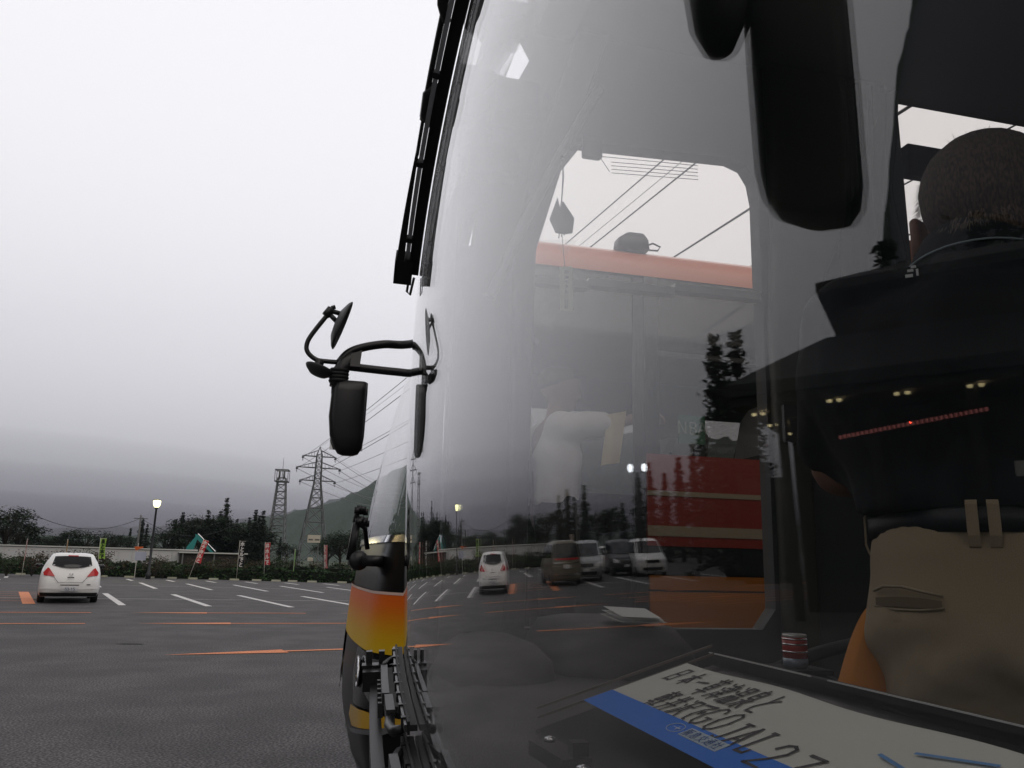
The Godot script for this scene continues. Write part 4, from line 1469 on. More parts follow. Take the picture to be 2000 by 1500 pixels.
func seat(parent: Node3D, u: float, w: float, m: Material, cover: Material, floor_h: float) -> void:
	var mb := MB.new(true)
	mb.loft([ring_box(Vector3(u, floor_h + 0.36, w + 0.02), 0.42, 0.44, 0.06), ring_box(Vector3(u, floor_h + 0.48, w), 0.45, 0.48, 0.08), ring_box(Vector3(u, floor_h + 0.5, w), 0.38, 0.4, 0.08)])
	var s := obj("seat", mb, m, parent)
	mb = MB.new(true)
	mb.loft([ring_box(Vector3(u, floor_h + 0.45, w + 0.26), 0.44, 0.12, 0.05), ring_box(Vector3(u, floor_h + 0.9, w + 0.34), 0.45, 0.13, 0.05), ring_box(Vector3(u, floor_h + 1.15, w + 0.38), 0.36, 0.11, 0.05), ring_box(Vector3(u, floor_h + 1.22, w + 0.4), 0.26, 0.06, 0.03)])
	obj("backrest", mb, m, s)
	mb = MB.new(true)
	mb.loft([ring_box(Vector3(u, floor_h + 0.92, w + 0.345), 0.37, 0.15, 0.05), ring_box(Vector3(u, floor_h + 1.16, w + 0.385), 0.37, 0.13, 0.05), ring_box(Vector3(u, floor_h + 1.235, w + 0.4), 0.28, 0.075, 0.03)], true, true)
	obj("headrest_cover", mb, cover, s)


func ring_box(c: Vector3, sx: float, sz: float, r: float) -> Array:
	var out := []
	for p in rrect(sx, sz, r, 3):
		out.append(c + Vector3(p.x, 0, p.y))
	return out


func red_w(u: float, h: float) -> float:
	var tab := [[0.25, 0.3], [0.45, 0.22], [0.58, 0.165], [0.77, 0.118], [0.9, 0.114], [1.11, 0.126], [1.35, 0.142], [1.5, 0.158], [1.65, 0.184], [1.82, 0.208], [2.12, 0.262], [2.52, 0.345], [2.9, 0.45], [3.12, 0.6]]
	var d := absf(u - 4.0)
	var w := curve_at(tab, h, 1) + d * d / 18.0
	if d > 0.85:
		var q := minf((d - 0.85) / 0.402, 0.999)
		w += 0.42 * (1.0 - sqrt(1.0 - q * q))
	return w


func red_bus() -> void:
	var base := Vector3(4.0, 0.0, 5.5)
	var t := thing("red_coach", "red and orange coach with yellow fading front parked alongside", "bus", BUS * Transform3D(Basis(), base))
	var fp := func(p: Vector2, o: float) -> Vector3: return Vector3(p.x, p.y, red_w(p.x, p.y) - o)
	var red := mat("coach_red", Color(0.2, 0.012, 0.005), 0.3)
	red.clearcoat_enabled = true
	var orange := mat("coach_orange", Color(0.62, 0.15, 0.045), 0.3)
	orange.clearcoat_enabled = true
	var amber := mat("coach_amber", Color(0.3, 0.1, 0.006), 0.35)
	var cream := mat("coach_cream", Color(0.26, 0.22, 0.16), 0.5)
	var skin := mat("coach_black", Color(0.006, 0.006, 0.007), 0.3)
	skin.metallic_specular = 0.3
	var rect := func(a: float, b: float, c: float, d: float) -> PackedVector2Array: return PackedVector2Array([Vector2(a, b), Vector2(c, b), Vector2(c, d), Vector2(a, d)])
	var front := func(called: String, poly: PackedVector2Array, nx: int, ny: int, o: float, m: Material) -> MeshInstance3D:
		var mb := MB.new(true, base)
		mb.patch(poly, nx, ny, func(q: Vector2) -> Vector3: return fp.call(q, o))
		return obj(called, mb, m, t)
	front.call("front_panel", rect.call(2.752, 0.28, 5.248, 1.64), 44, 24, 0.0, skin)
	var wsm: Material = mats.clear_glass
	front.call("windscreen", rect.call(2.752, 1.66, 5.248, 3.1), 44, 24, 0.0, wsm)
	front.call("chrome_strip", rect.call(2.752, 1.632, 5.248, 1.664), 44, 1, 0.012, mats.chrome)
	# fading orange to yellow nose
	var nose := vmat("coach_nose", 0.4)
	nose.metallic_specular = 0.35
	var mb := MB.new(true, base)
	for j in 10:
		var h0 := lerpf(1.15, 1.40, j / 10.0)
		var h1 := lerpf(1.15, 1.40, (j + 1) / 10.0)
		for i in 44:
			var u0 := lerpf(2.752, 5.248, i / 44.0)
			var u1 := lerpf(2.752, 5.248, (i + 1) / 44.0)
			var cs := [Color(0.68, 0.42, 0.012).lerp(Color(0.74, 0.13, 0.008), smoothstep(0.05, 0.95, j / 10.0)), Color(0.68, 0.42, 0.012).lerp(Color(0.74, 0.13, 0.008), smoothstep(0.05, 0.95, (j + 1) / 10.0))]
			var q := [[u0, h0, 0], [u1, h0, 0], [u1, h1, 1], [u0, h0, 0], [u1, h1, 1], [u0, h1, 1]]
			for c in q:
				mb.col = cs[c[2]]
				mb.v(fp.call(Vector2(c[0], c[1]), 0.012))
	obj("nose_panel", mb, nose, t)
	front.call("nose_edge", rect.call(2.752, 1.40, 5.248, 1.412), 44, 1, 0.014, mat("pale_trim", Color(0.7, 0.5, 0.42), 0.3))
	for s in [1, -1]:
		var f := func(p: Array) -> PackedVector2Array:
			var o := PackedVector2Array()
			for v in p:
				o.append(Vector2(4.0 - (4.0 - v.x) * s, v.y))
			if s < 0:
				o.reverse()
			return o
		var hl: MeshInstance3D = front.call("headlamp", f.call([Vector2(2.77, 0.93), Vector2(3.3, 0.9), Vector2(3.42, 1.02), Vector2(3.36, 1.145), Vector2(2.77, 1.145)]), 10, 6, 0.014, mats.gloss_black)
		for c in ([[3.2, 1.05]] if s == 1 else []):
			front.call("lamp_lens", f.call([Vector2(2.8, 0.955), Vector2(3.0, 0.94), Vector2(3.1, 1.0), Vector2(3.08, 1.125), Vector2(2.8, 1.125)]), 8, 5, 0.018, mat("lens_silver", Color(0.3, 0.3, 0.31), 0.2, 0.7))
			mb = MB.new(true, base)
			var cc: Vector3 = fp.call(Vector2(4.0 - (4.0 - c[0]) * s, c[1]), 0.006)
			mb.lathe([Vector2(0.0, 0.0), Vector2(0.05, 0.006), Vector2(0.068, 0.02), Vector2(0.072, 0.024), Vector2(0.066, 0.012), Vector2(0.0, 0.01)], cc, 16, Basis(Vector3.RIGHT, -PI / 2))
			obj("reflector", mb, mats.chrome, hl)
		front.call("turn_signal", f.call([Vector2(2.79, 0.9), Vector2(2.95, 0.845), Vector2(3.3, 0.80), Vector2(3.42, 0.83), Vector2(3.36, 0.885), Vector2(3.05, 0.905)]), 10, 4, 0.016, mat("amber_lens", Color(0.52, 0.3, 0.02), 0.2))
		front.call("silver_trim", f.call([Vector2(2.775, 0.9), Vector2(2.93, 0.825), Vector2(3.3, 0.775), Vector2(3.45, 0.79), Vector2(3.3, 0.79), Vector2(2.95, 0.845), Vector2(2.8, 0.905)]), 12, 4, 0.02, mats.grey_metal)
	for h in [0.52, 0.6]:
		front.call("bumper_slot", rect.call(3.0, h, 5.0, h + 0.012), 30, 1, 0.006, mats.grey_metal)
	# wiper linkage standing off the front
	mb = MB.new(true, base)
	mb.lathe([Vector2(0, -0.04), Vector2(0.042, -0.04), Vector2(0.046, -0.03), Vector2(0.046, 0.03), Vector2(0.042, 0.04), Vector2(0, 0.04)], Vector3(3.2, 1.545, 0.105), 16, Basis(Vector3.BACK, PI / 2))
	mb.box(Vector3(3.2, 1.63, 0.075), Vector3(0.05, 0.17, 0.035), Basis(Vector3.RIGHT, 0.12))
	var arm := obj("wiper_arm", mb, mats.black_plastic, t)
	mb = MB.new(true, base)
	mb.box(Vector3(3.16, 1.545, 0.165), Vector3(0.16, 0.05, 0.09))
	mb.tube([Vector3(3.15, 1.72, 0.09), Vector3(3.28, 1.7, 0.13), Vector3(3.3, 1.6, 0.15)], 0.012, 6)
	mb.tube([Vector3(3.2, 1.72, 0.08), Vector3(3.2, 1.775, 0.085), Vector3(3.2, 1.78, 0.115)], 0.014, 6)
	for k in 5:
		mb.box(Vector3(3.12 + 0.05 * k, 1.722 + 0.012 * (k % 2), 0.09 + 0.012 * k), Vector3(0.022, 0.03, 0.03))
		mb.box(Vector3(3.15 + 0.03 * k, 1.775 + 0.01 * (k % 2), 0.08 + 0.012 * k), Vector3(0.018, 0.03, 0.024))
	obj("linkage", mb, mats.black_plastic, arm)
	# near side, from the corner backwards
	var x := 2.75
	mb = MB.new(false, base)
	mb.box2(Vector3(x + 0.004, 0.3, 0.6), Vector3(x + 0.03, 0.55, 11.4))
	obj("skirt", mb, mats.black_plastic, t)
	mb = MB.new(false, base)
	mb.box2(Vector3(x + 0.004, 1.52, 1.38), Vector3(x + 0.05, 1.645, 11.4))
	obj("sill_band", mb, mats.black_plastic, t)
	mb = MB.new(false, base)
	mb.box2(Vector3(x, 1.645, 1.38), Vector3(x + 0.05, 2.07, 11.4))
	obj("side_panel", mb, red, t)
	for s in [[1.875, 1.898], [1.69, 1.737]]:
		mb = MB.new(false, base)
		mb.box2(Vector3(x - 0.003, s[0], 1.38), Vector3(x + 0.002, s[1], 11.3))
		obj("cream_stripe", mb, cream, t)
	for k in 12:
		mb = MB.new(false, base)
		var w := 1.39 + 0.83 * k
		mb.box2(Vector3(x, 0.56, w), Vector3(x + 0.04, 1.44, w + 0.76))
		mb.box2(Vector3(x + 0.002, 1.45, w), Vector3(x + 0.04, 1.512, w + 0.76))
		obj("luggage_door", mb, amber, t)
	mb = MB.new(false, base)
	mb.box2(Vector3(x + 0.02, 0.5, 1.3), Vector3(x + 0.06, 1.52, 11.4))
	obj("luggage_frame", mb, mats.black_plastic, t)
	mb = MB.new(true, base)
	mb.loft([[Vector3(x, 2.95, 0.72), Vector3(x, 3.0, 0.7), Vector3(x + 0.03, 3.07, 0.7), Vector3(x + 0.1, 3.11, 0.7), Vector3(x + 0.2, 3.12, 0.7)], [Vector3(x, 2.95, 11.4), Vector3(x, 3.03, 11.4), Vector3(x + 0.03, 3.11, 11.4), Vector3(x + 0.1, 3.15, 11.4), Vector3(x + 0.2, 3.16, 11.4)]], false, false)
	obj("roof_edge", mb, orange, t)
	mb = MB.new(true, base)
	mb.loft([[Vector3(x + 0.15, 3.11, 0.72), Vector3(4, 3.14, 0.6), Vector3(5.25, 3.1, 0.72)], [Vector3(x + 0.15, 3.15, 11.5), Vector3(4, 3.22, 11.5), Vector3(5.25, 3.14, 11.5)]], false, false)
	obj("roof", mb, mat("coach_roof", Color(0.45, 0.4, 0.36), 0.5), t)
	mb = MB.new(true, base)
	mb.loft([[Vector3(x + 0.12, 3.1, 2.35), Vector3(5.2, 3.1, 2.35)], [Vector3(x + 0.16, 3.42, 2.95), Vector3(5.15, 3.42, 2.95)], [Vector3(x + 0.16, 3.46, 8.0), Vector3(5.15, 3.46, 8.0)], [Vector3(x + 0.12, 3.1, 8.4), Vector3(5.2, 3.1, 8.4)]], false, false)
	mb.quad(Vector3(x + 0.12, 3.1, 2.35), Vector3(x + 0.16, 3.42, 2.95), Vector3(x + 0.16, 3.46, 8.0), Vector3(x + 0.12, 3.1, 8.4))
	obj("air_conditioner", mb, mat("coach_tan", Color(0.42, 0.24, 0.13), 0.5), t)
	var tg: Material = mats.tinted_glass
	mb = MB.new(false, base)
	mb.box2(Vector3(x + 0.004, 0.5, 0.66), Vector3(x + 0.02, 2.94, 0.72))
	mb.box2(Vector3(x + 0.004, 0.5, 1.32), Vector3(x + 0.02, 2.94, 1.375))
	mb.box2(Vector3(x + 0.004, 1.54, 0.72), Vector3(x + 0.02, 1.6, 1.32))
	var door := obj("door", mb, mats.black_plastic, t)
	mb = MB.new(false, base)
	mb.quad(Vector3(x + 0.012, 1.6, 0.72), Vector3(x + 0.012, 2.94, 0.72), Vector3(x + 0.012, 2.94, 1.32), Vector3(x + 0.012, 1.6, 1.32))
	obj("door_glass", mb, mats.clear_glass, door)
	mb = MB.new(false, base)
	mb.quad(Vector3(x + 0.012, 0.5, 0.72), Vector3(x + 0.012, 1.54, 0.72), Vector3(x + 0.012, 1.54, 1.32), Vector3(x + 0.012, 0.5, 1.32))
	obj("door_glass", mb, tg, door)
	for k in 7:
		var w := 1.38 + 1.43 * k
		mb = MB.new(false, base)
		mb.box2(Vector3(x + 0.004, 2.07, w), Vector3(x + 0.03, 2.95, w + 0.07))
		obj("window_pillar", mb, mats.gloss_black, t)
		mb = MB.new(false, base)
		mb.quad(Vector3(x + 0.01, 2.07, w + 0.07), Vector3(x + 0.01, 2.95, w + 0.07), Vector3(x + 0.01, 2.95, w + 1.43), Vector3(x + 0.01, 2.07, w + 1.43))
		obj("side_window", mb, mats.clear_glass if k == 0 else tg, t)
	mb = MB.new(false, base)
	mb.box2(Vector3(x + 0.004, 2.55, 1.45), Vector3(x + 0.016, 2.575, 11.3))
	obj("window_rail", mb, mats.black_plastic, t)
	# far side, back, floor, ceiling, seats
	mb = MB.new(false, base)
	mb.box2(Vector3(5.2, 0.4, 0.8), Vector3(5.25, 2.1, 11.5))
	mb.box2(Vector3(5.2, 2.75, 0.8), Vector3(5.25, 3.12, 11.5))
	for k in 7:
		mb.box2(Vector3(5.2, 2.1, 0.8 + 1.6 * k), Vector3(5.25, 2.75, 1.2 + 1.6 * k))
	mb.box2(Vector3(x + 0.05, 0.4, 11.4), Vector3(5.2, 3.1, 11.5))
	obj("far_side", mb, mat("far_lining", Color(0.045, 0.045, 0.05), 0.8), t)
	mb = MB.new(false, base)
	mb.quad(Vector3(5.22, 2.1, 0.8), Vector3(5.22, 2.75, 0.8), Vector3(5.22, 2.75, 11.4), Vector3(5.22, 2.1, 11.4))
	obj("far_window", mb, mats.dark_glass, t)
	mb = MB.new(false, base)
	mb.box2(Vector3(x + 0.05, 1.2, 1.4), Vector3(5.2, 1.28, 11.4))
	mb.box2(Vector3(x + 0.05, 0.7, 0.6), Vector3(5.2, 0.78, 1.4))
	mb.box2(Vector3(x + 0.06, 3.02, 0.75), Vector3(5.2, 3.08, 11.4))
	obj("floor_and_ceiling", mb, mat("coach_inside", Color(0.06, 0.06, 0.065), 0.8), t)
	var sc := mat("seat_blue", Color(0.02, 0.025, 0.04), 0.9)
	var cov := mat("seat_cover", Color(0.5, 0.5, 0.5), 0.9)
	for k in 5:
		for u in [3.05, 3.55, 4.5, 4.95]:
			seat(t, u - 4.0, 2.1 + 0.85 * k - 5.5, sc, cov, 1.28)
	for w in [2.6, 9.0]:
		for s in [x + 0.18, 5.07]:
			mb = MB.new(true, base)
			mb.lathe([Vector2(0.2, -0.15), Vector2(0.46, -0.15), Vector2(0.5, -0.1), Vector2(0.5, 0.1), Vector2(0.46, 0.15), Vector2(0.2, 0.15)], Vector3(s, 0.5, w), 24, Basis(Vector3.BACK, PI / 2))
			obj("wheel", mb, mats.rubber, t)
	# green board with letters behind the first window
	mb = MB.new(false, base)
	mb.box2(Vector3(x + 0.02, 2.13, 1.555), Vector3(x + 0.028, 2.27, 1.695))
	var bd := obj("green_board", mb, mat("board_green", Color(0.015, 0.1, 0.055), 0.6), t)
	lettering("letters", "NBA", 0.062, mat("letter_pale", Color(0.2, 0.26, 0.22), 0.6), bd, Transform3D(Basis(Vector3(0, 0, 1), Vector3.UP, Vector3(-1, 0, 0)), Vector3(x + 0.018, 2.205, 1.625) - base))
	# small black box with a curled lead on the roof edge
	t = thing("antenna_box", "small black box with curled lead on the orange roof edge", "antenna", BUS * Transform3D(Basis(), Vector3(2.84, 3.115, 1.35)))
	mb = MB.new(true)
	mb.loft([ring_box(Vector3(0, 0, 0), 0.1, 0.17, 0.02), ring_box(Vector3(0, 0.05, 0), 0.1, 0.16, 0.02), ring_box(Vector3(0, 0.085, 0.015), 0.07, 0.1, 0.02)])
	obj("case", mb, mats.black_plastic, t)
	mb = MB.new(true)
	mb.tube([Vector3(0, 0.03, 0.07), Vector3(-0.02, 0.045, 0.11), Vector3(-0.02, 0.03, 0.15), Vector3(-0.02, 0.008, 0.135), Vector3(-0.02, 0.006, 0.09)], 0.005, 6)
	obj("lead", mb, mats.rubber, t)


func bus_part(called: String, mb: MB, m: Material, t: Node3D) -> MeshInstance3D:
	return obj(called, mb, m, t)


func tour_bus() -> void:
	var t := thing("tour_coach", "coach in the foreground seen through and along its curved windscreen", "bus", BUS)
	var o := MeshInstance3D.new()
	o.mesh = glass_sheet(Vector2(-1.17, 1.2), Vector2(1.17, 3.02), 150, 120, 0.0)
	o.material_override = mats.windscreen
	o.name = "windscreen"
	t.add_child(o, true)
	var inner := MeshInstance3D.new()
	inner.mesh = glass_sheet(Vector2(-1.17, 1.2), Vector2(1.17, 3.02), 150, 120, -0.0045)
	inner.material_override = mats.windscreen
	inner.name = "windscreen_inner_face"
	o.add_child(inner, true)

	var lining := mat("lining_grey", Color(0.075, 0.075, 0.075), 0.75)
	var dark := mat("cab_dark", Color(0.014, 0.0135, 0.013), 0.7)
	var body := mat("coach_body", Color(0.03, 0.03, 0.034), 0.25)
	# front below the windscreen
	var mb := MB.new(true)
	mb.patch(PackedVector2Array([Vector2(-1.17, 0.35), Vector2(1.17, 0.35), Vector2(1.17, 1.2), Vector2(-1.17, 1.2)]), 30, 6, func(q: Vector2) -> Vector3: return Vector3(q.x, q.y, gw(q.x, maxf(q.y, 1.2)) + (0.06 * pow(maxf(0.0, 0.6 - q.y) / 0.25, 2.0))))
	bus_part("front_panel", mb, body, t)
	for s in [-1, 1]:
		mb = MB.new(true)
		var rows := []
		for j in 15:
			var h := lerpf(0.35, 2.76 if s == 1 else 3.02, j / 14.0)
			var row := []
			for k in 6:
				var a := k / 5.0 * PI / 2
				var w0 := gw(1.17, maxf(h, 1.2))
				row.append(Vector3(s * (1.17 + 0.08 * sin(a)), h, w0 + 0.085 * (1.0 - cos(a))))
			rows.append(row)
		mb.loft(rows, false, false)
		bus_part("corner_post", mb, mats.gloss_black, t)
	# far side wall with the driver's window and the passenger windows
	var drv := [Vector2(0.39, 1.40), Vector2(1.02, 1.40), Vector2(1.06, 1.45), Vector2(1.065, 2.60), Vector2(1.055, 2.66), Vector2(1.03, 2.7), Vector2(0.985, 2.715), Vector2(0.53, 2.695), Vector2(0.465, 2.60), Vector2(0.40, 2.40), Vector2(0.39, 2.28)]
	var holes := [drv, [Vector2(0.197, 2.35), Vector2(0.232, 2.35), Vector2(0.24, 2.45), Vector2(0.207, 2.45)], [Vector2(0.25, 2.615), Vector2(0.262, 2.615), Vector2(0.272, 2.69), Vector2(0.259, 2.69)], [Vector2(0.262, 2.603), Vector2(0.275, 2.602), Vector2(0.277, 2.62), Vector2(0.264, 2.622)], [Vector2(0.30, 2.84), Vector2(0.311, 2.84), Vector2(0.313, 2.853), Vector2(0.322, 2.853), Vector2(0.324, 2.84), Vector2(0.335, 2.84), Vector2(0.385, 2.95), Vector2(0.352, 3.01)]]
	for k in 6:
		var w := 1.57 + 1.55 * k
		holes.append([Vector2(w, 1.95), Vector2(w + 1.35, 1.95), Vector2(w + 1.35, 3.03), Vector2(w, 3.03)])
	mb = MB.new()
	holed_wall(mb, Vector2(0.19, 0.4), Vector2(11.5, 3.1), holes, 1.2, 0.05)
	bus_part("driver_side_wall", mb, lining, t)
	var dw := pane(t, "driver_window", drv, 1.222, mats.window_glass)
	mb = MB.new()
	mb.box2(Vector3(1.205, 2.27, 0.39), Vector3(1.24, 2.292, 0.55))
	mb.box2(Vector3(1.205, 2.28, 0.55), Vector3(1.24, 2.302, 0.80))
	mb.box2(Vector3(1.205, 2.292, 0.8), Vector3(1.24, 2.314, 1.065))
	obj("sliding_rail", mb, mat("rail_grey", Color(0.5, 0.5, 0.47), 0.4), dw)
	mb = MB.new(true)
	for k in 5:
		var y := 2.672 - 0.011 * k
		mb.tube([Vector3(1.219, y - 0.004, 0.62 if k else 0.56), Vector3(1.219, y + 0.014, 0.885)], 0.0011, 4)
	mb.tube([Vector3(1.219, 2.668, 0.585), Vector3(1.219, 2.626, 0.615)], 0.0011, 4)
	obj("printed_aerial", mb, mat("aerial_brown", Color(0.09, 0.06, 0.045), 0.7), dw)
	mb = MB.new(true)
	mb.loft([ring_box(Vector3(1.17, 2.635, 0.545), 0.03, 0.055, 0.01), ring_box(Vector3(1.17, 2.69, 0.545), 0.03, 0.058, 0.01)])
	mb.tube([Vector3(1.17, 2.665, 0.53), Vector3(1.2, 2.67, 0.49)], 0.006, 6)
	bus_part("cab_sensor", mb, mats.black_plastic, t)
	for k in 6:
		pane(t, "side_window", holes[5 + k], 1.222, mats.window_glass)
	mb = MB.new()
	mb.box2(Vector3(1.17, 2.735, 1.57), Vector3(1.2, 2.84, 2.95))
	bus_part("window_bar", mb, dark, t)
	# near side wall with the door opening
	var nh := [[Vector2(0.34, 0.55), Vector2(1.22, 0.55), Vector2(1.22, 2.85), Vector2(0.34, 2.85)]]
	for k in 6:
		var w := 1.6 + 1.55 * k
		nh.append([Vector2(w, 1.95), Vector2(w + 1.35, 1.95), Vector2(w + 1.35, 2.95), Vector2(w, 2.95)])
	mb = MB.new()
	holed_wall(mb, Vector2(0.19, 0.4), Vector2(11.5, 3.1), nh, -1.25, 0.05)
	bus_part("door_side_wall", mb, lining, t)
	pane(t, "door_glass", nh[0], -1.23, mats.tinted_glass)
	for k in 6:
		pane(t, "side_window", nh[1 + k], -1.23, mats.tinted_glass)
	# roof, floor, back, header
	mb = MB.new(true)
	var rows := []
	for w in [0.26, 0.6, 11.5]:
		var row := []
		for k in 13:
			var a := lerpf(-1.25, 1.25, k / 12.0)
			row.append(Vector3(a, 3.08 + 0.17 * sqrt(maxf(0.0, 1.0 - pow(a / 1.26, 4.0))) * (0.3 if w < 0.3 else 1.0), w + (0.0 if w > 0.3 else a * a * 0.07)))
		rows.append(row)
	mb.loft(rows, false, false)
	bus_part("roof", mb, body, t)
	mb = MB.new()
	mb.box2(Vector3(-1.2, 3.03, 0.42), Vector3(1.2, 3.075, 11.4))
	bus_part("ceiling", mb, lining, t)
	mb = MB.new()
	mb.box2(Vector3(-1.15, 2.93, 0.36), Vector3(1.1, 3.07, 0.46))
	bus_part("front_header", mb, mat("header_grey", Color(0.12, 0.12, 0.12), 0.7), t)
	mb = MB.new()
	mb.box2(Vector3(-1.2, 0.52, 0.12), Vector3(1.2, 0.6, 1.9))
	mb.box2(Vector3(-1.2, 0.9, 1.9), Vector3(1.2, 0.96, 11.4))
	bus_part("floor", mb, dark, t)
	mb = MB.new()
	mb.box2(Vector3(-1.2, 0.4, 11.4), Vector3(1.2, 3.1, 11.5))
	bus_part("back_wall", mb, body, t)
	mb = MB.new()
	mb.box2(Vector3(-1.18, 0.6, 2.9), Vector3(-0.25, 2.0, 2.95))
	mb.box2(Vector3(0.25, 0.6, 2.2), Vector3(1.18, 1.95, 2.25))
	bus_part("partition", mb, dark, t)
	for k in 5:
		for u in [-0.95, -0.48, 0.48, 0.95]:
			seat(t, u, 2.6 + 0.9 * k + (0.5 if u < 0 else 0.0), mat("seat_grey", Color(0.03, 0.03, 0.033), 0.9), mat("seat_cover_grey", Color(0.16, 0.16, 0.15), 0.9), 0.96)
	seat(t, 0.62, 1.25, dark, dark, 0.72)
	# slanting A-pillar trim and grab pole by the far corner
	mb = MB.new(true)
	mb.loft([ring_box(Vector3(1.185, 1.4, 0.36), 0.03, 0.05, 0.012), ring_box(Vector3(1.185, 2.35, 0.365), 0.03, 0.06, 0.012), ring_box(Vector3(1.185, 2.62, 0.43), 0.03, 0.08, 0.012), ring_box(Vector3(1.185, 3.02, 0.55), 0.03, 0.09, 0.012)])
	bus_part("pillar_trim", mb, mat("trim_grey", Color(0.1, 0.095, 0.1), 0.6), t)
	mb = MB.new(true)
	mb.tube([Vector3(1.15, 2.2, 0.27), Vector3(1.14, 2.4, 0.35), Vector3(1.12, 2.6, 0.44), Vector3(1.1, 2.8, 0.54)], 0.013, 8)
	bus_part("grab_pole", mb, mat("pole_grey", Color(0.22, 0.22, 0.23), 0.3), t)
	mb = MB.new()
	mb.box2(Vector3(1.13, 2.53, 0.2), Vector3(1.19, 2.61, 0.33))
	mb.box2(Vector3(1.12, 2.7, 0.26), Vector3(1.19, 2.8, 0.38))
	bus_part("blind_bracket", mb, dark, t)
	# pillar between the windows down to the floor, with a coat hook plate
	mb = MB.new(true)
	mb.loft([ring_box(Vector3(1.18, 0.6, 1.115), 0.05, 0.09, 0.015), ring_box(Vector3(1.18, 2.2, 1.12), 0.05, 0.1, 0.015), ring_box(Vector3(1.18, 2.5, 1.2), 0.05, 0.22, 0.02), ring_box(Vector3(1.18, 3.02, 1.3), 0.05, 0.42, 0.02)])
	bus_part("window_post", mb, mat("post_grey", Color(0.075, 0.075, 0.062), 0.6), t)
	mb = MB.new()
	mb.box2(Vector3(1.14, 1.88, 1.075), Vector3(1.152, 1.98, 1.16))
	bus_part("hook_plate", mb, mats.black_plastic, t)
	# dashboard
	mb = MB.new(true)
	var prof := [Vector2(0.075, 1.1), Vector2(0.065, 1.27), Vector2(0.09, 1.325), Vector2(0.14, 1.345), Vector2(0.4, 1.352), Vector2(0.5, 1.345), Vector2(0.56, 1.31), Vector2(0.585, 1.2), Vector2(0.58, 0.75), Vector2(0.075, 0.75)]
	rows = []
	for u in [-1.14, -0.6, 0.0, 0.6, 1.14]:
		var row := []
		for p in prof:
			row.append(Vector3(u, p.y, p.x + u * u * 0.055 * (1.0 if p.x < 0.3 else 0.0)))
		rows.append(row)
	mb.loft(rows)
	var dash := bus_part("dashboard", mb, mat("dash_grey", Color(0.06, 0.055, 0.05), 0.7), t)
	mb = MB.new(true)
	mb.loft([ring_box(Vector3(0.92, 1.33, 0.49), 0.42, 0.30, 0.09), ring_box(Vector3(0.92, 1.40, 0.485), 0.40, 0.27, 0.09), ring_box(Vector3(0.92, 1.435, 0.48), 0.35, 0.22, 0.08), ring_box(Vector3(0.92, 1.445, 0.48), 0.26, 0.14, 0.06)])
	obj("instrument_hood", mb, mat("hood_grey", Color(0.042, 0.038, 0.035), 0.6), dash)
	mb = MB.new(true)
	mb.loft([ring_box(Vector3(0.9, 1.3, 0.24), 0.46, 0.2, 0.08), ring_box(Vector3(0.9, 1.375, 0.245), 0.42, 0.17, 0.08), ring_box(Vector3(0.9, 1.405, 0.25), 0.32, 0.1, 0.05)])
	obj("cowl", mb, mats.dash_grey, dash)
	mb = MB.new(true)
	var wheel := []
	for k in 33:
		var a := TAU * k / 32
		wheel.append(Vector3(0.62 + cos(a) * 0.22, 1.36 + sin(a) * 0.07, 0.86 + sin(a) * 0.2))
	mb.tube(wheel, 0.014, 8, false)
	mb.tube([Vector3(0.4, 1.36, 0.86), Vector3(0.62, 1.33, 0.87), Vector3(0.84, 1.36, 0.86)], 0.014, 6)
	mb.tube([Vector3(0.62, 1.33, 0.87), Vector3(0.62, 1.1, 0.6)], 0.03, 8)
	bus_part("steering_wheel", mb, mats.rubber, t)
	# sign holder on the dashboard: dark tray, clear end plates, pale rail
	mb = MB.new()
	var tb := Basis(Vector3.RIGHT, -atan2(0.04, 0.13))
	mb.box(Vector3(-0.16, 1.386, 0.285), Vector3(0.90, 0.008, 0.25), tb)
	obj("sign_tray", mb, mat("tray_black", Color(0.012, 0.012, 0.012), 0.35), dash)
	mb = MB.new()
	mb.box(Vector3(-0.16, 1.437, 0.412), Vector3(0.92, 0.006, 0.012))
	mb.box(Vector3(-0.16, 1.405, 0.418), Vector3(0.92, 0.06, 0.004))
	obj("tray_back", mb, mat("tray_edge", Color(0.035, 0.033, 0.03), 0.4), dash)
	mb = MB.new()
	mb.box2(Vector3(0.075, 1.4405, 0.4035), Vector3(0.30, 1.4418, 0.4055))
	mb.box2(Vector3(-0.58, 1.4405, 0.4035), Vector3(0.045, 1.4418, 0.4055))
	obj("rail_line", mb, mat("rail_line_pale", Color(0.6, 0.6, 0.58), 0.3), dash)
	for e in [[0.275, 0.0], [0.279, 0.01]]:
		mb = MB.new()
		mb.box(Vector3(e[0] + 0.012, 1.404 + e[1], 0.285), Vector3(0.0022, 0.003, 0.25), tb)
		obj("tray_edge_line", mb, mat("edge_brown", Color(0.11, 0.09, 0.075), 0.4), dash)
	# bolted brackets near the glass
	for q in [[0.1, 0.135], [-0.02, 0.13], [-0.12, 0.115]]:
		mb = MB.new()
		mb.box(Vector3(q[0], 1.365, q[1]), Vector3(0.09, 0.014, 0.03), Basis(Vector3.UP, 0.1))
		mb.box(Vector3(q[0] - 0.03, 1.375, q[1] + 0.01), Vector3(0.016, 0.02, 0.016))
		var br := obj("bracket", mb, mats.black_plastic, dash)
		mb = MB.new(true)
		mb.lathe([Vector2(0.006, 0), Vector2(0.006, 0.004), Vector2(0.0, 0.006)], Vector3(q[0] + 0.033, 1.372, q[1]), 10)
		obj("bolt", mb, mats.chrome, br)
	wipers(t)
	mirrors(t)


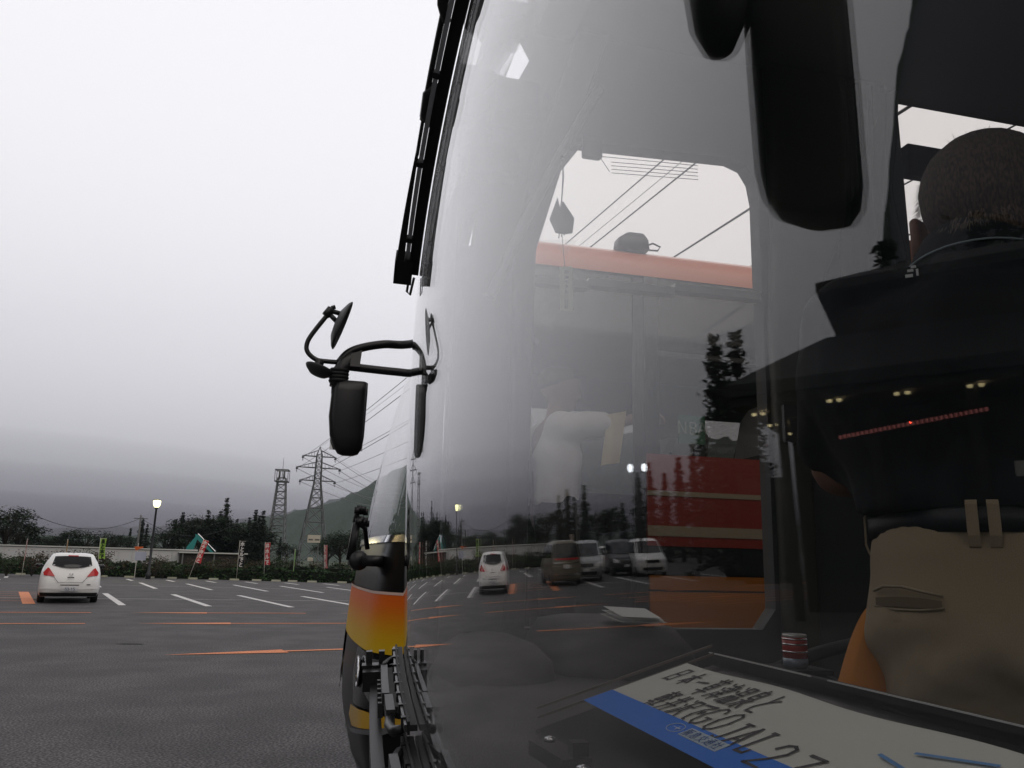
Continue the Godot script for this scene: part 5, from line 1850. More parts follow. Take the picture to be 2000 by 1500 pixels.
func along_glass(a: Vector2, b: Vector2, n: int, o: float) -> Array:
	var p := []
	for k in n + 1:
		var q := a.lerp(b, float(k) / n)
		p.append(gp(q.x, q.y, o))
	return p


func strip_on_glass(mb: MB, a: Vector2, b: Vector2, n: int, o0: float, o1: float, half: float, taper := 1.0, o1b := -1.0) -> void:
	# a bar lying along the glass, between two distances from it
	var rings := []
	var d := (b - a).normalized()
	var side := Vector2(-d.y, d.x) * half
	for k in n + 1:
		var u := float(k) / n
		var q := a.lerp(b, u)
		var s := side * lerpf(1.0, taper, u)
		var oo := o1 if o1b < 0.0 else lerpf(o1, o1b, u)
		rings.append([gp(q.x + s.x, q.y + s.y, o0), gp(q.x + s.x, q.y + s.y, oo), gp(q.x - s.x, q.y - s.y, oo), gp(q.x - s.x, q.y - s.y, o0)])
	mb.loft(rings)


func wiper_blade(parent: Node3D, a: Vector2, b: Vector2, claws: int, tall: bool) -> void:
	var mb := MB.new()
	var h := 0.016 if tall else 0.010
	strip_on_glass(mb, a, b, 24, 0.0012, h, 0.0035)
	strip_on_glass(mb, a, b, 24, h, h + 0.003, 0.0075)
	obj("rubber", mb, mats.rubber, parent)
	mb = MB.new()
	strip_on_glass(mb, a, b, 24, h + 0.0035, h + (0.0105 if tall else 0.0065), 0.004)
	obj("spine", mb, mat("spine_bright", Color(0.55, 0.57, 0.6), 0.35, 0.8) if tall else mat("spine_metal", Color(0.1, 0.1, 0.1), 0.3, 0.7), parent)
	for k in claws:
		mb = MB.new()
		var q := a.lerp(b, (k + 0.5) / claws)
		var d := (b - a).normalized() * 0.004
		strip_on_glass(mb, q - d, q + d, 1, h - 0.001, h + (0.0125 if tall else 0.0085), 0.006)
		obj("claw", mb, mats.black_plastic, parent)


func wipers(t: Node3D) -> void:
	var blk: Material = mats.black_plastic
	# upper wiper hanging along the far part of the glass
	var a := Vector2(0.60, 2.035)
	var b := Vector2(-0.02, 2.40)
	var mb := MB.new()
	strip_on_glass(mb, Vector2(0.60, 2.04), Vector2(0.41, 2.155), 8, 0.028, 0.042, 0.016, 0.35, 0.033)
	strip_on_glass(mb, Vector2(0.615, 2.028), Vector2(0.575, 2.055), 2, 0.012, 0.043, 0.015)
	var arm := obj("wiper_arm", mb, blk, t)
	wiper_blade(arm, a, b, 5, true)
	mb = MB.new(true)
	mb.tube(along_glass(Vector2(0.41, 2.155), Vector2(0.35, 2.19), 4, 0.030), 0.0028, 6)
	mb.tube(along_glass(Vector2(0.36, 2.185), Vector2(0.02, 2.40), 10, 0.031), 0.0042, 6)
	obj("rod", mb, blk, arm)
	mb = MB.new(true)
	mb.loft([ring_glass(0.365, 2.18, 0.018, 0.005), ring_glass(0.355, 2.187, 0.027, 0.009), ring_glass(0.325, 2.207, 0.028, 0.0095), ring_glass(0.31, 2.217, 0.022, 0.005)])
	obj("joint", mb, blk, arm)
	mb = MB.new(true)
	mb.tube([gp(0.235, 2.262, 0.024), gp(0.22, 2.275, 0.034), gp(0.20, 2.30, 0.042), gp(0.19, 2.335, 0.044)], [0.007, 0.008, 0.007, 0.007], 8)
	mb.loft([ring_glass(0.205, 2.315, 0.044, 0.008), ring_glass(0.195, 2.325, 0.048, 0.014), ring_glass(0.16, 2.35, 0.05, 0.014)])
	obj("bracket", mb, blk, arm)
	mb = MB.new(true)
	mb.tube([gp(0.61, 2.035, 0.016), gp(0.625, 2.01, 0.018), gp(0.62, 2.003, 0.012), gp(0.605, 2.03, 0.008)], 0.0022, 6)
	obj("retaining_clip", mb, blk, arm)
	# lower wiper lying along the foot of the glass
	a = Vector2(0.70, 1.405)
	b = Vector2(0.27, 1.362)
	mb = MB.new()
	strip_on_glass(mb, Vector2(0.64, 1.352), Vector2(0.30, 1.292), 8, 0.036, 0.052, 0.014, 1.2)
	strip_on_glass(mb, Vector2(0.66, 1.372), Vector2(0.615, 1.366), 2, 0.036, 0.064, 0.015)
	strip_on_glass(mb, Vector2(0.31, 1.30), Vector2(0.2, 1.21), 4, 0.02, 0.04, 0.02)
	arm = obj("wiper_arm", mb, blk, t)
	wiper_blade(arm, a, b, 8, false)
	mb = MB.new()
	strip_on_glass(mb, Vector2(0.655, 1.388), Vector2(0.635, 1.386), 1, 0.012, 0.066, 0.0022)
	obj("cross_plate", mb, blk, arm)
	for q in [0.05, 0.03]:
		mb = MB.new()
		strip_on_glass(mb, Vector2(0.66, 1.398), Vector2(0.645, 1.397), 1, q, q + 0.0095, 0.011)
		obj("prong", mb, blk, arm)
	mb = MB.new()
	strip_on_glass(mb, Vector2(0.60, 1.385), Vector2(0.44, 1.368), 6, 0.026, 0.036, 0.008)
	strip_on_glass(mb, Vector2(0.43, 1.366), Vector2(0.36, 1.358), 3, 0.022, 0.033, 0.010)
	obj("bridge", mb, mat("bridge_grey", Color(0.03, 0.03, 0.033), 0.4), arm)
	for k in 6:
		mb = MB.new()
		var q := Vector2(0.57, 1.366).lerp(Vector2(0.46, 1.352), k / 5.0)
		strip_on_glass(mb, q, q - Vector2(0.006, 0.001), 1, 0.034, 0.041, 0.010)
		obj("rib", mb, mats.bridge_grey, arm)
	mb = MB.new(true)
	mb.tube([gp(0.37, 1.36, 0.027), gp(0.34, 1.353, 0.03), gp(0.315, 1.351, 0.026), gp(0.30, 1.356, 0.016)], [0.006, 0.0065, 0.0065, 0.005], 8)
	obj("claw_link", mb, blk, arm)
	mb = MB.new(true)
	mb.tube([gp(0.60, 1.39, 0.031), gp(0.625, 1.392, 0.028), gp(0.645, 1.396, 0.016)], 0.005, 8)
	obj("claw_link", mb, blk, arm)
	# near lower wiper, its tip crossing the first
	a = Vector2(0.33, 1.338)
	b = Vector2(-0.45, 1.262)
	mb = MB.new()
	strip_on_glass(mb, Vector2(0.2, 1.30), Vector2(-0.4, 1.225), 8, 0.03, 0.046, 0.012, 1.4)
	arm = obj("wiper_arm", mb, blk, t)
	wiper_blade(arm, a, b, 12, false)
	mb = MB.new()
	strip_on_glass(mb, Vector2(0.24, 1.335), Vector2(-0.3, 1.285), 6, 0.026, 0.036, 0.008)
	for q in [[0.25, 1.333], [-0.05, 1.305], [-0.3, 1.28]]:
		mb.tube([gp(q[0], q[1], 0.03), gp(q[0] + 0.04, q[1], 0.022), gp(q[0] + 0.05, q[1], 0.014)], 0.005, 6)
	obj("bridge", mb, mats.bridge_grey, arm)


func ring_glass(u: float, h: float, o: float, r: float) -> Array:
	var out := []
	var n := gn(u, h)
	var d := Vector3(-0.707, 0.707, 0.0)
	var s := n.cross(d).normalized()
	var c := gp(u, h, o)
	for k in 10:
		out.append(c + n * cos(TAU * k / 10) * r + s * sin(TAU * k / 10) * r)
	return out


func mirrors(t: Node3D) -> void:
	# driver's side mirror group, standing out from the far front corner
	var blk: Material = mats.black_plastic
	var x := 1.78
	var mb := MB.new(true)
	mb.tube(smooth([Vector3(x, 2.15, -0.075), Vector3(x, 2.183, -0.05), Vector3(x, 2.205, -0.01), Vector3(x - 0.005, 2.222, 0.06), Vector3(x - 0.01, 2.228, 0.14), Vector3(x - 0.16, 2.235, 0.27), Vector3(1.27, 2.24, 0.4)]), 0.0135, 10)
	mb.tube(smooth([Vector3(x, 2.143, -0.08), Vector3(x, 2.14, -0.02), Vector3(x - 0.005, 2.135, 0.1), Vector3(x - 0.03, 2.132, 0.17), Vector3(x - 0.2, 2.13, 0.3), Vector3(1.27, 2.13, 0.42)]), 0.013, 10)
	var m := bus_part("side_mirror", mb, blk, t)
	mb = MB.new(true)
	mb.loft([ring_box(Vector3(x, 2.075, -0.075), 0.045, 0.05, 0.02), ring_box(Vector3(x, 2.125, -0.07), 0.045, 0.05, 0.02), ring_box(Vector3(x, 2.16, -0.05), 0.035, 0.055, 0.015), ring_box(Vector3(x, 2.185, -0.035), 0.025, 0.03, 0.01)])
	obj("bracket_head", mb, blk, m)
	for k in 4:
		mb = MB.new(true)
		mb.loft([ring_box(Vector3(x, 2.086 + 0.011 * k, -0.073), 0.05, 0.056, 0.02), ring_box(Vector3(x, 2.092 + 0.011 * k, -0.073), 0.056, 0.062, 0.022), ring_box(Vector3(x, 2.097 + 0.011 * k, -0.073), 0.05, 0.056, 0.02)])
		obj("rubber_fold", mb, mats.rubber, m)
	mb = MB.new()
	mb.extrude(PackedVector2Array([Vector2(-0.042, 2.138), Vector2(-0.012, 2.138), Vector2(-0.008, 2.192), Vector2(-0.04, 2.178)]), Transform3D(Basis(Vector3.BACK, Vector3.UP, Vector3.RIGHT), Vector3(x - 0.022, 0, 0)), 0.006)
	obj("patch_plate", mb, mat("plate_worn", Color(0.14, 0.135, 0.13), 0.6), m)
	# hanging housing, glass towards the back
	mb = MB.new(true)
	var rings := []
	for q in [[2.094, -0.030, 0.085, 0.03], [2.09, -0.034, 0.104, 0.048], [2.06, -0.037, 0.11, 0.056], [1.98, -0.039, 0.112, 0.058], [1.92, -0.036, 0.104, 0.056], [1.885, -0.031, 0.086, 0.05], [1.865, -0.03, 0.062, 0.036], [1.86, -0.03, 0.035, 0.02]]:
		rings.append(ring_box(Vector3(x, q[0], q[1]), q[3], q[2], minf(0.02, q[3] * 0.45)))
	mb.loft(rings)
	mb.loft([ring_box(Vector3(x, 2.05, -0.068), 0.045, 0.05, 0.015), ring_box(Vector3(x, 2.09, -0.07), 0.045, 0.048, 0.015), ring_box(Vector3(x, 2.115, -0.073), 0.042, 0.044, 0.015)])
	obj("housing", mb, blk, m)
	mb = MB.new()
	mb.box(Vector3(x + 0.029, 1.965, -0.035), Vector3(0.002, 0.17, 0.1))
	obj("mirror_glass", mb, mats.mirror, m)
	# bent rod with the upper round mirror, and the lower round mirror
	mb = MB.new(true)
	var rod := [Vector3(x, 2.152, -0.05), Vector3(x, 2.152, -0.11), Vector3(x, 2.155, -0.145), Vector3(x, 2.175, -0.172), Vector3(x, 2.2, -0.178), Vector3(x, 2.235, -0.165), Vector3(x, 2.31, -0.118), Vector3(x, 2.325, -0.108)]
	mb.tube(smooth(rod, 6), 0.0075, 10)
	obj("bent_rod", mb, blk, m)
	mb = MB.new(true)
	mb.tube([Vector3(x, 2.3, -0.128), Vector3(x, 2.325, -0.112)], 0.013, 8)
	mb.tube([Vector3(x, 2.318, -0.117), Vector3(x, 2.31, -0.075)], 0.008, 6)
	mb.tube([Vector3(x, 2.305, -0.115), Vector3(x, 2.282, -0.09)], 0.008, 6)
	mb.tube([Vector3(x, 2.327, -0.112), Vector3(x, 2.332, -0.1)], 0.007, 6)
	obj("clamp", mb, blk, m)
	for q in [[Vector3(x, 2.276, -0.083), Vector3(0.0, -0.32, 0.95), 0.082], [Vector3(x, 2.117, -0.135), Vector3(0.05, 0.95, 0.32), 0.047]]:
		mb = MB.new(true)
		var up: Vector3 = q[1].normalized()
		var bx := up.cross(Vector3.RIGHT).normalized()
		var bs := Basis(bx.cross(up), up, bx) 
		mb.lathe([Vector2(0.0, -0.016), Vector2(q[2] * 0.55, -0.011), Vector2(q[2] * 0.9, 0.002), Vector2(q[2], 0.009), Vector2(q[2] * 0.98, 0.012), Vector2(q[2] * 0.9, 0.006), Vector2(0.0, -0.006)], q[0], 28, bs)
		obj("round_mirror", mb, mat("mirror_back", Color(0.045, 0.045, 0.048), 0.5), m)
	mb = MB.new(true)
	mb.tube([Vector3(x, 2.152, -0.135), Vector3(x, 2.135, -0.135), Vector3(x, 2.118, -0.135)], [0.016, 0.011, 0.013], 8)
	obj("clamp", mb, blk, m)
	# front mirror on a long stalk from the roof, which only the windscreen shows
	mb = MB.new(true)
	mb.tube([Vector3(0.1, 3.13, 0.45), Vector3(0.1, 3.16, 0.1), Vector3(0.1, 3.05, -0.3), Vector3(0.1, 2.75, -0.52), Vector3(0.1, 2.5, -0.55)], 0.016, 8)
	m = bus_part("front_mirror", mb, blk, t)
	mb = MB.new(true)
	rings = []
	for q in [[2.66, 0.05], [2.64, 0.12], [2.58, 0.15], [2.2, 0.15], [2.04, 0.145], [2.005, 0.132], [1.985, 0.105], [1.978, 0.05]]:
		var rr := []
		for p in rrect(q[1], 0.07, 0.024, 4):
			rr.append(Vector3(0.075, q[0] + p.x * 0.3, -0.555) + Vector3(0.75, 0, 0.66) * p.x + Vector3(0.66, 0, -0.75) * p.y)
		rings.append(rr)
	mb.loft(rings)
	obj("housing", mb, blk, m)
	mb = MB.new(true)
	mb.lathe([Vector2(0.0, -0.11), Vector2(0.025, -0.1), Vector2(0.044, -0.06), Vector2(0.052, 0.0), Vector2(0.044, 0.06), Vector2(0.025, 0.1), Vector2(0.0, 0.11)], Vector3(0.125, 2.345, -0.445), 24)
	mb.tube([Vector3(0.085, 2.6, -0.55), Vector3(0.12, 2.43, -0.45)], 0.01, 6)
	obj("round_mirror", mb, blk, m)


# ------------------------------------------------------------------ loose things inside
func on_the_dash() -> void:
	# destination sheet in the tray: paper, blue band, brush writing
	var o := Vector3(0.255, 1.434, 0.352)
	var tilt := atan2(0.04, 0.13)
	var t := thing("paper_sign", "hand brushed tour sign with blue band lying in the dashboard tray", "sign", BUS * Transform3D(Basis(Vector3(-1, 0, 0), Vector3(0, cos(tilt), -sin(tilt)), Vector3(0, -sin(tilt), -cos(tilt))), o))
	# local: x reads along the text, -y ... z runs down the page, y stands off the paper
	var mb := MB.new(true)
	var rows := []
	for j in 5:
		var row := []
		for i in 40:
			var u := i / 39.0
			row.append(Vector3(u * 0.62, 0.0005 * sin(u * 17.0) * (1.0 - j / 4.0), lerpf(0.002 + 0.0035 * sin(u * 15.0), 0.106, j / 4.0)))
		rows.append(row)
	mb.loft(rows, false, false)
	obj("paper", mb, mat("paper", Color(0.6, 0.6, 0.53), 0.8), t)
	mb = MB.new(true)
	rows = []
	for j in 2:
		var row := []
		for i in 40:
			row.append(Vector3(i / 39.0 * 0.62, 0.0004, lerpf(0.106, 0.145, float(j))))
		rows.append(row)
	mb.loft(rows, false, false)
	obj("blue_band", mb, mat("band_blue", Color(0.0, 0.17, 0.72), 0.6), t)
	var ink := MB.new()
	var X := Vector3.RIGHT
	var D := Vector3.BACK
	var x0 := [0.028, 0.062, 0.092, 0.117, 0.145, 0.172, 0.197, 0.226]
	var ks := ["ni", "hon", "ichi", "kusa", "tsu", "on", "sen", "to"]
	for i in 8:
		glyph(ink, ks[i], Vector3(x0[i] - 0.002, 0.0009, 0.013 + (0.003 if i < 3 else 0.0)), X, D, 0.022, 0.036 if i < 3 else 0.047, 0.0044 if i < 3 else 0.0038, 0.18)
	x0 = [0.093, 0.122, 0.149, 0.174, 0.197, 0.226]
	ks = ["kei", "i", "sawa", "de", "G", "O"]
	for i in 6:
		glyph(ink, ks[i], Vector3(x0[i], 0.0009, 0.064), X, D, 0.023, 0.043, 0.0036, 0.18)
	x0 = [0.262, 0.284, 0.308]
	ks = ["J", "A", "L"]
	for i in 3:
		glyph(ink, ks[i], Vector3(x0[i] - 0.004, 0.0009, 0.074), X, D, 0.018, 0.042, 0.0045, 0.18)
	glyph(ink, "2", Vector3(0.335, 0.0009, 0.08), X, D, 0.026, 0.045, 0.004, 0.1)
	glyph(ink, "7", Vector3(0.372, 0.0009, 0.082), X, D, 0.024, 0.045, 0.004, 0.1)
	obj("brush_writing", ink, mat("brush_ink", Color(0.012, 0.011, 0.014), 0.5), t)
	mb = MB.new()
	for q in [[0.42, 0.055, 0.47, 0.066], [0.47, 0.066, 0.55, 0.058], [0.44, 0.04, 0.50, 0.024]]:
		var a := Vector3(q[0], 0.002, q[1])
		var c := Vector3(q[2], 0.002, q[3])
		var s := (c - a).cross(Vector3.UP).normalized() * 0.0018
		mb.quad(a - s, c - s, c + s, a + s)
	obj("blue_pen_stroke", mb, mat("pen_blue", Color(0.12, 0.28, 0.55), 0.7), t)
	# emblem and name plate on the band
	mb = MB.new(true)
	var ring := []
	for k in 25:
		ring.append(Vector3(0.208 + cos(TAU * k / 24) * 0.013, 0.0012, 0.121 + sin(TAU * k / 24) * 0.0085))
	mb.tube(ring, 0.0004, 4, false)
	mb.tri(Vector3(0.2, 0.0012, 0.1205), Vector3(0.216, 0.0012, 0.1195), Vector3(0.216, 0.0012, 0.1215))
	mb.tri(Vector3(0.2115, 0.0012, 0.1155), Vector3(0.2095, 0.0012, 0.121), Vector3(0.2125, 0.0012, 0.1255))
	obj("aeroplane_emblem", mb, mat("emblem_white", Color(0.5, 0.62, 0.75), 0.6), t)
	mb = MB.new()
	mb.box2(Vector3(0.226, 0.0006, 0.112), Vector3(0.298, 0.0011, 0.128))
	obj("name_plate", mb, mat("plate_pale", Color(0.45, 0.55, 0.62), 0.6), t)
	mb = MB.new()
	ks = ["han", "kyu", "kou", "tsuu", "sha"]
	for i in 5:
		glyph(mb, ks[i], Vector3(0.2285 + 0.0136 * i, 0.0014, 0.1135), X, D, 0.0118, 0.013, 0.0013)
	obj("name_writing", mb, mat("name_blue", Color(0.015, 0.09, 0.3), 0.6), t)

	t = thing("folded_papers", "folded white papers lying on top of the instrument hood", "paper", BUS * Transform3D(Basis(Vector3.UP, 0.1), Vector3(0.77, 1.447, 0.49)))
	for k in 3:
		mb = MB.new()
		mb.quad(Vector3(-0.04, 0.002 + 0.005 * k, -0.045), Vector3(0.045, 0.012 + 0.007 * k, -0.05 + 0.004 * k), Vector3(0.045, 0.010 + 0.006 * k, 0.05), Vector3(-0.04, 0.001 + 0.004 * k, 0.05 - 0.006 * k))
		obj("sheet", mb, mat("paper_white", Color(0.66, 0.66, 0.63), 0.8), t)

	t = thing("drink_can", "small red and silver drink can standing behind the dashboard", "can", BUS * Transform3D(Basis().scaled(Vector3(1.02, 0.82, 1.02)), Vector3(0.758, 1.364, 0.826)))
	mb = MB.new(true)
	mb.lathe([Vector2(0.018, 0), Vector2(0.0235, 0.004), Vector2(0.0235, 0.022)], Vector3.ZERO, 24)
	obj("base_band", mb, mat("can_blue_grey", Color(0.25, 0.28, 0.33), 0.35, 0.3), t)
	mb = MB.new(true)
	mb.lathe([Vector2(0.0235, 0.022), Vector2(0.0235, 0.07)], Vector3.ZERO, 24)
	obj("label_band", mb, mat("can_red", Color(0.4, 0.03, 0.02), 0.3), t)
	for y in [0.035, 0.052, 0.064]:
		mb = MB.new(true)
		mb.lathe([Vector2(0.0236, y), Vector2(0.025, y + 0.001), Vector2(0.025, y + 0.003), Vector2(0.0236, y + 0.004)], Vector3.ZERO, 24)
		obj("holder_ring", mb, mats.chrome, t)
	mb = MB.new(true)
	mb.lathe([Vector2(0.0235, 0.07), Vector2(0.0225, 0.074), Vector2(0.0222, 0.077), Vector2(0.018, 0.0755), Vector2(0.0, 0.0755)], Vector3.ZERO, 24)
	obj("lid", mb, mat("can_lid", Color(0.55, 0.55, 0.52), 0.35, 0.4), t)
	t = thing("cup_shelf", "dark shelf bracket that carries the drink can", "shelf", BUS * Transform3D(Basis(), Vector3(0.758, 0.6, 0.826)))
	mb = MB.new()
	mb.box2(Vector3(-0.05, 0.755, -0.05), Vector3(0.06, 0.764, 0.05))
	obj("shelf_plate", mb, mats.cab_dark, t)
	mb = MB.new()
	mb.box2(Vector3(-0.015, 0.0, -0.015), Vector3(0.015, 0.755, 0.015))
	obj("stand", mb, mats.cab_dark, t)

	# paper charm on a cord, by the far pillar
	t = thing("hanging_charm", "dark folded charm with a pale paper strip hanging in the driver's window", "charm", BUS * Transform3D(Basis(Vector3.UP, -0.3), Vector3(1.05, 2.548, 0.425)))
	mb = MB.new(true)
	mb.tube([Vector3(0, 0, 0), Vector3(0.0, -0.05, 0.002), Vector3(0.001, -0.118, -0.002)], 0.0017, 5)
	mb.tube([Vector3(0, 0, 0), Vector3(0.004, -0.05, 0.0), Vector3(0.001, -0.118, -0.002)], 0.0012, 5)
	mb.tube([Vector3(0, 0.005, 0.004), Vector3(0, 0.01, -0.004), Vector3(0, 0, -0.006), Vector3(0, -0.005, 0.0)], 0.0022, 5)
	obj("cord", mb, mats.rubber, t)
	mb = MB.new()
	var pf := PackedVector2Array([Vector2(-0.004, -0.118), Vector2(0.003, -0.118), Vector2(0.03, -0.162), Vector2(0.026, -0.198), Vector2(0.004, -0.201), Vector2(-0.016, -0.197), Vector2(-0.031, -0.163), Vector2(-0.012, -0.106), Vector2(-0.005, -0.134)])
	mb.extrude(pf, Transform3D(Basis(Vector3.BACK, Vector3.UP, Vector3.RIGHT), Vector3(-0.005, 0, 0)), 0.01)
	obj("folded_body", mb, mat("charm_green", Color(0.045, 0.055, 0.045), 0.8), t)
	mb = MB.new(true)
	for k in 3:
		mb.tube([Vector3(0, -0.199, -0.006 + 0.006 * k), Vector3(0.0, -0.213 + 0.004 * k, -0.008 + 0.007 * k)], 0.0014, 5)
	obj("tassel", mb, mats.rubber, t)
	# the paper strip that hangs below it, with a column of writing
	mb = MB.new()
	mb.tube([Vector3(0, -0.2, 0), Vector3(0, -0.288, 0.008)], 0.0008, 4)
	obj("thread", mb, mats.rubber, t)
	mb = MB.new()
	var sz := Vector3(0.0, -0.343, 0.012)
	mb.box(sz, Vector3(0.0008, 0.112, 0.031), Basis(Vector3.RIGHT, -0.035))
	obj("paper_strip", mb, mat("slip_paper", Color(0.62, 0.66, 0.52), 0.8), t)
	mb = MB.new()
	ks = ["han", "tsu", "ho", "te", "ru", "two", "ni", "me"]
	for i in 8:
		glyph(mb, ks[i], sz + Vector3(-0.0008, 0.046 - 0.0125 * i, -0.005), Vector3.BACK, Vector3.DOWN, 0.011, 0.0098, 0.0017)
	obj("strip_writing", mb, mat("slip_ink", Color(0.05, 0.06, 0.05), 0.7), t)

	# curtain bunched at the second window
	t = thing("curtain", "grey gathered curtain at the front edge of the second window", "curtain", BUS * Transform3D(Basis(), Vector3(1.18, 3.0, 1.405)))
	mb = MB.new(true)
	rows = []
	for j in 20:
		var v := j / 19.0
		var row := []
		for i in 41:
			var u := i / 40.0
			var ww := lerpf(0.13, 0.07, minf(v / 0.3, 1.0)) if v < 0.3 else (lerpf(0.07, 0.12, (v - 0.3) / 0.2) if v < 0.5 else 0.12 + 0.05 * (v - 0.5))
			row.append(Vector3(-0.02 + 0.018 * sin(u * 31.0), -v * 1.1, -0.1 + u * (0.1 + ww) + 0.01 * sin(v * 9.0)))
		rows.append(row)
	mb.loft(rows, false, false)
	obj("cloth", mb, mat("curtain_grey", Color(0.03, 0.03, 0.033), 0.9), t)

	# orange cloth bag beside the standing man
	t = thing("cloth_bag", "yellow orange cloth bag hanging beside the man's left thigh", "bag", BUS * Transform3D(Basis(), Vector3(0.325, 1.407, 0.672)))
	mb = MB.new(true)
	rows = []
	for j in 14:
		var v := j / 13.0
		var row := []
		var rr := 0.014 + 0.048 * sqrt(v)
		for k in 18:
			var a := TAU * k / 18
			row.append(Vector3(cos(a) * rr * 0.5 + 0.004 * sin(a * 5.0 + v * 3.0), 0.10 - v * 0.125, sin(a) * rr + 0.03 * (1.0 - v) + 0.003 * sin(a * 7.0)))
		rows.append(row)
	mb.loft(rows)
	obj("cloth", mb, mat("bag_orange", Color(0.46, 0.17, 0.02), 0.85), t)
	mb = MB.new(true)
	rows = []
	for j in 2:
		var row := []
		for k in 18:
			var a := TAU * k / 18
			row.append(Vector3(cos(a) * 0.034, -0.019 - 0.012 * j, sin(a) * 0.064))
		rows.append(row)
	mb.loft(rows)
	obj("hem", mb, mat("bag_red", Color(0.42, 0.07, 0.015), 0.85), t)


# ------------------------------------------------------------------ people
func people() -> void:
	# the man standing with his back to the windscreen, head bowed
	var yaw := 30.4 + 13.6
	var d := 1.33
	var pos := Vector3(UC + d * cos(deg_to_rad(yaw)), 0.60, -VC + d * sin(deg_to_rad(yaw)))
	# local -z is where he looks
	var look := Vector3(cos(deg_to_rad(yaw)), 0, sin(deg_to_rad(yaw)))
	var xf := BUS * Transform3D(Basis(look.cross(Vector3.UP).normalized(), Vector3.UP, -look), pos)
	var t := thing("person", "man seen from behind in navy polo shirt and khaki trousers, head bowed", "person", xf)
	var skin := mat("skin", Color(0.24, 0.12, 0.075), 0.55)
	# body: head, neck, arms and hands, one surface that goes on under the clothes
	var mb := MB.new(true)
	var hd := Vector3(0.05, 1.50, -0.05)
	var bones := [
		[Vector3(0, 1.02, -0.01), Vector3(0, 1.25, -0.01), 0.075, 0.085], [Vector3(-0.1, 1.29, 0), Vector3(0.1, 1.29, 0), 0.07, 0.07],
		[Vector3(0.015, 1.36, -0.01), Vector3(0.03, 1.46, -0.045), 0.065, 0.058],
		[hd + Vector3(0, 0.02, 0.03), hd + Vector3(0, 0.015, -0.035), 0.088, 0.082], [hd + Vector3(0, -0.035, -0.04), hd + Vector3(0, -0.09, -0.075), 0.062, 0.038],
		[hd + Vector3(0, -0.02, -0.12), hd + Vector3(0, -0.04, -0.135), 0.012, 0.017],
		[Vector3(-0.165, 1.34, -0.01), Vector3(-0.195, 1.12, -0.10), 0.05, 0.042], [Vector3(-0.195, 1.12, -0.10), Vector3(-0.09, 1.06, -0.30), 0.04, 0.029],
		[Vector3(0.165, 1.34, -0.01), Vector3(0.195, 1.12, -0.10), 0.05, 0.042], [Vector3(0.195, 1.12, -0.10), Vector3(0.09, 1.06, -0.30), 0.04, 0.029],
		[Vector3(-0.06, 0.88, 0), Vector3(-0.085, 0.5, -0.01), 0.075, 0.055], [Vector3(-0.085, 0.5, -0.01), Vector3(-0.1, 0.08, 0.02), 0.052, 0.038],
		[Vector3(0.06, 0.88, 0), Vector3(0.085, 0.5, -0.01), 0.075, 0.055], [Vector3(0.085, 0.5, -0.01), Vector3(0.1, 0.08, 0.02), 0.052, 0.038], [Vector3(0, 0.9, 0), Vector3(0, 1.0, -0.01), 0.08, 0.075]]
	body_mesh(mb, bones, 0.011, 0.03)
	for s in [-1, 1]:
		body_mesh(mb, hand_bones(Vector3(0.09 * s, 1.06, -0.30), Vector3(-0.25 * s, -0.1, -0.95).normalized(), Vector3(-s, 0, 0.25).normalized(), Vector3(0, -1, 0.2).normalized(), 0.22), 0.005, 0.008)
		# ears
		var e := hd + Vector3(0.094 * s, -0.02, 0.0)
		var eb := []
		for k in 9:
			var a := lerpf(-2.2, 2.0, k / 8.0)
			eb.append(e + Vector3(0.008 * s, sin(a) * 0.028, 0.004 + cos(a) * 0.016))
		var el := []
		for k in 8:
			el.append([eb[k], eb[k + 1], 0.006, 0.006])
		el.append([e + Vector3(-0.004 * s, -0.02, -0.006), e + Vector3(0, 0.018, -0.006), 0.012, 0.014])
		body_mesh(mb, el, 0.004, 0.008)
		# eyes
		mb.lathe([Vector2(0.0, -0.004), Vector2(0.010, 0.0), Vector2(0.0, 0.003)], hd + Vector3(0.032 * s, 0.0, -0.108), 8, Basis(Vector3.RIGHT, PI / 2))
	mb.tube([hd + Vector3(-0.022, -0.078, -0.118), hd + Vector3(0, -0.076, -0.126), hd + Vector3(0.022, -0.078, -0.118)], 0.005, 6)
	var body := obj("body", mb, skin, t)
	# close cropped hair with a soft uneven edge
	mb = MB.new(true)
	var nz := FastNoiseLite.new()
	nz.seed = 31
	nz.frequency = 60.0
	body_mesh(mb, [[hd + Vector3(0, 0.03, 0.036), hd + Vector3(0, 0.032, -0.03), 0.092, 0.084], [hd + Vector3(0, -0.01, 0.05), hd + Vector3(0, -0.05, 0.05), 0.077, 0.06]], 0.0075, 0.03, func(p: Vector3) -> float: return nz.get_noise_3dv(p) * 0.0022)
	var hair := mat("hair", Color.WHITE, 0.8)
	hair.albedo_texture = noise_tex(41, 0.09, Color(0.03, 0.021, 0.016), Color(0.16, 0.11, 0.08), 256, 5, false, 0.25, 0.75)
	hair.uv1_triplanar = true
	hair.uv1_scale = Vector3(9, 3, 9)
	var hr := obj("hair", mb, hair, t)
	mb = MB.new()
	for k in 5200:
		var dv := Vector3(rng.randfn(), rng.randfn(), rng.randfn()).normalized()
		if dv.z < -0.55 or dv.y < -0.4:
			continue
		var c := hd + (Vector3(0, 0.031, 0.004) if dv.y > -0.2 else Vector3(0, -0.03, 0.045))
		var p := c + dv * (0.0945 if dv.y > -0.2 else 0.08) + Vector3(0, 0, 0.03 * maxf(dv.z, 0.0))
		var dn := (Vector3(0, -1, 0) + dv * 0.75 + Vector3(rng.randfn(), rng.randfn(), rng.randfn()) * 0.25).normalized()
		var sd := dn.cross(dv).normalized() * 0.0007
		mb.tri(p - sd, p + sd, p + dn * rng.randf_range(0.008, 0.018))
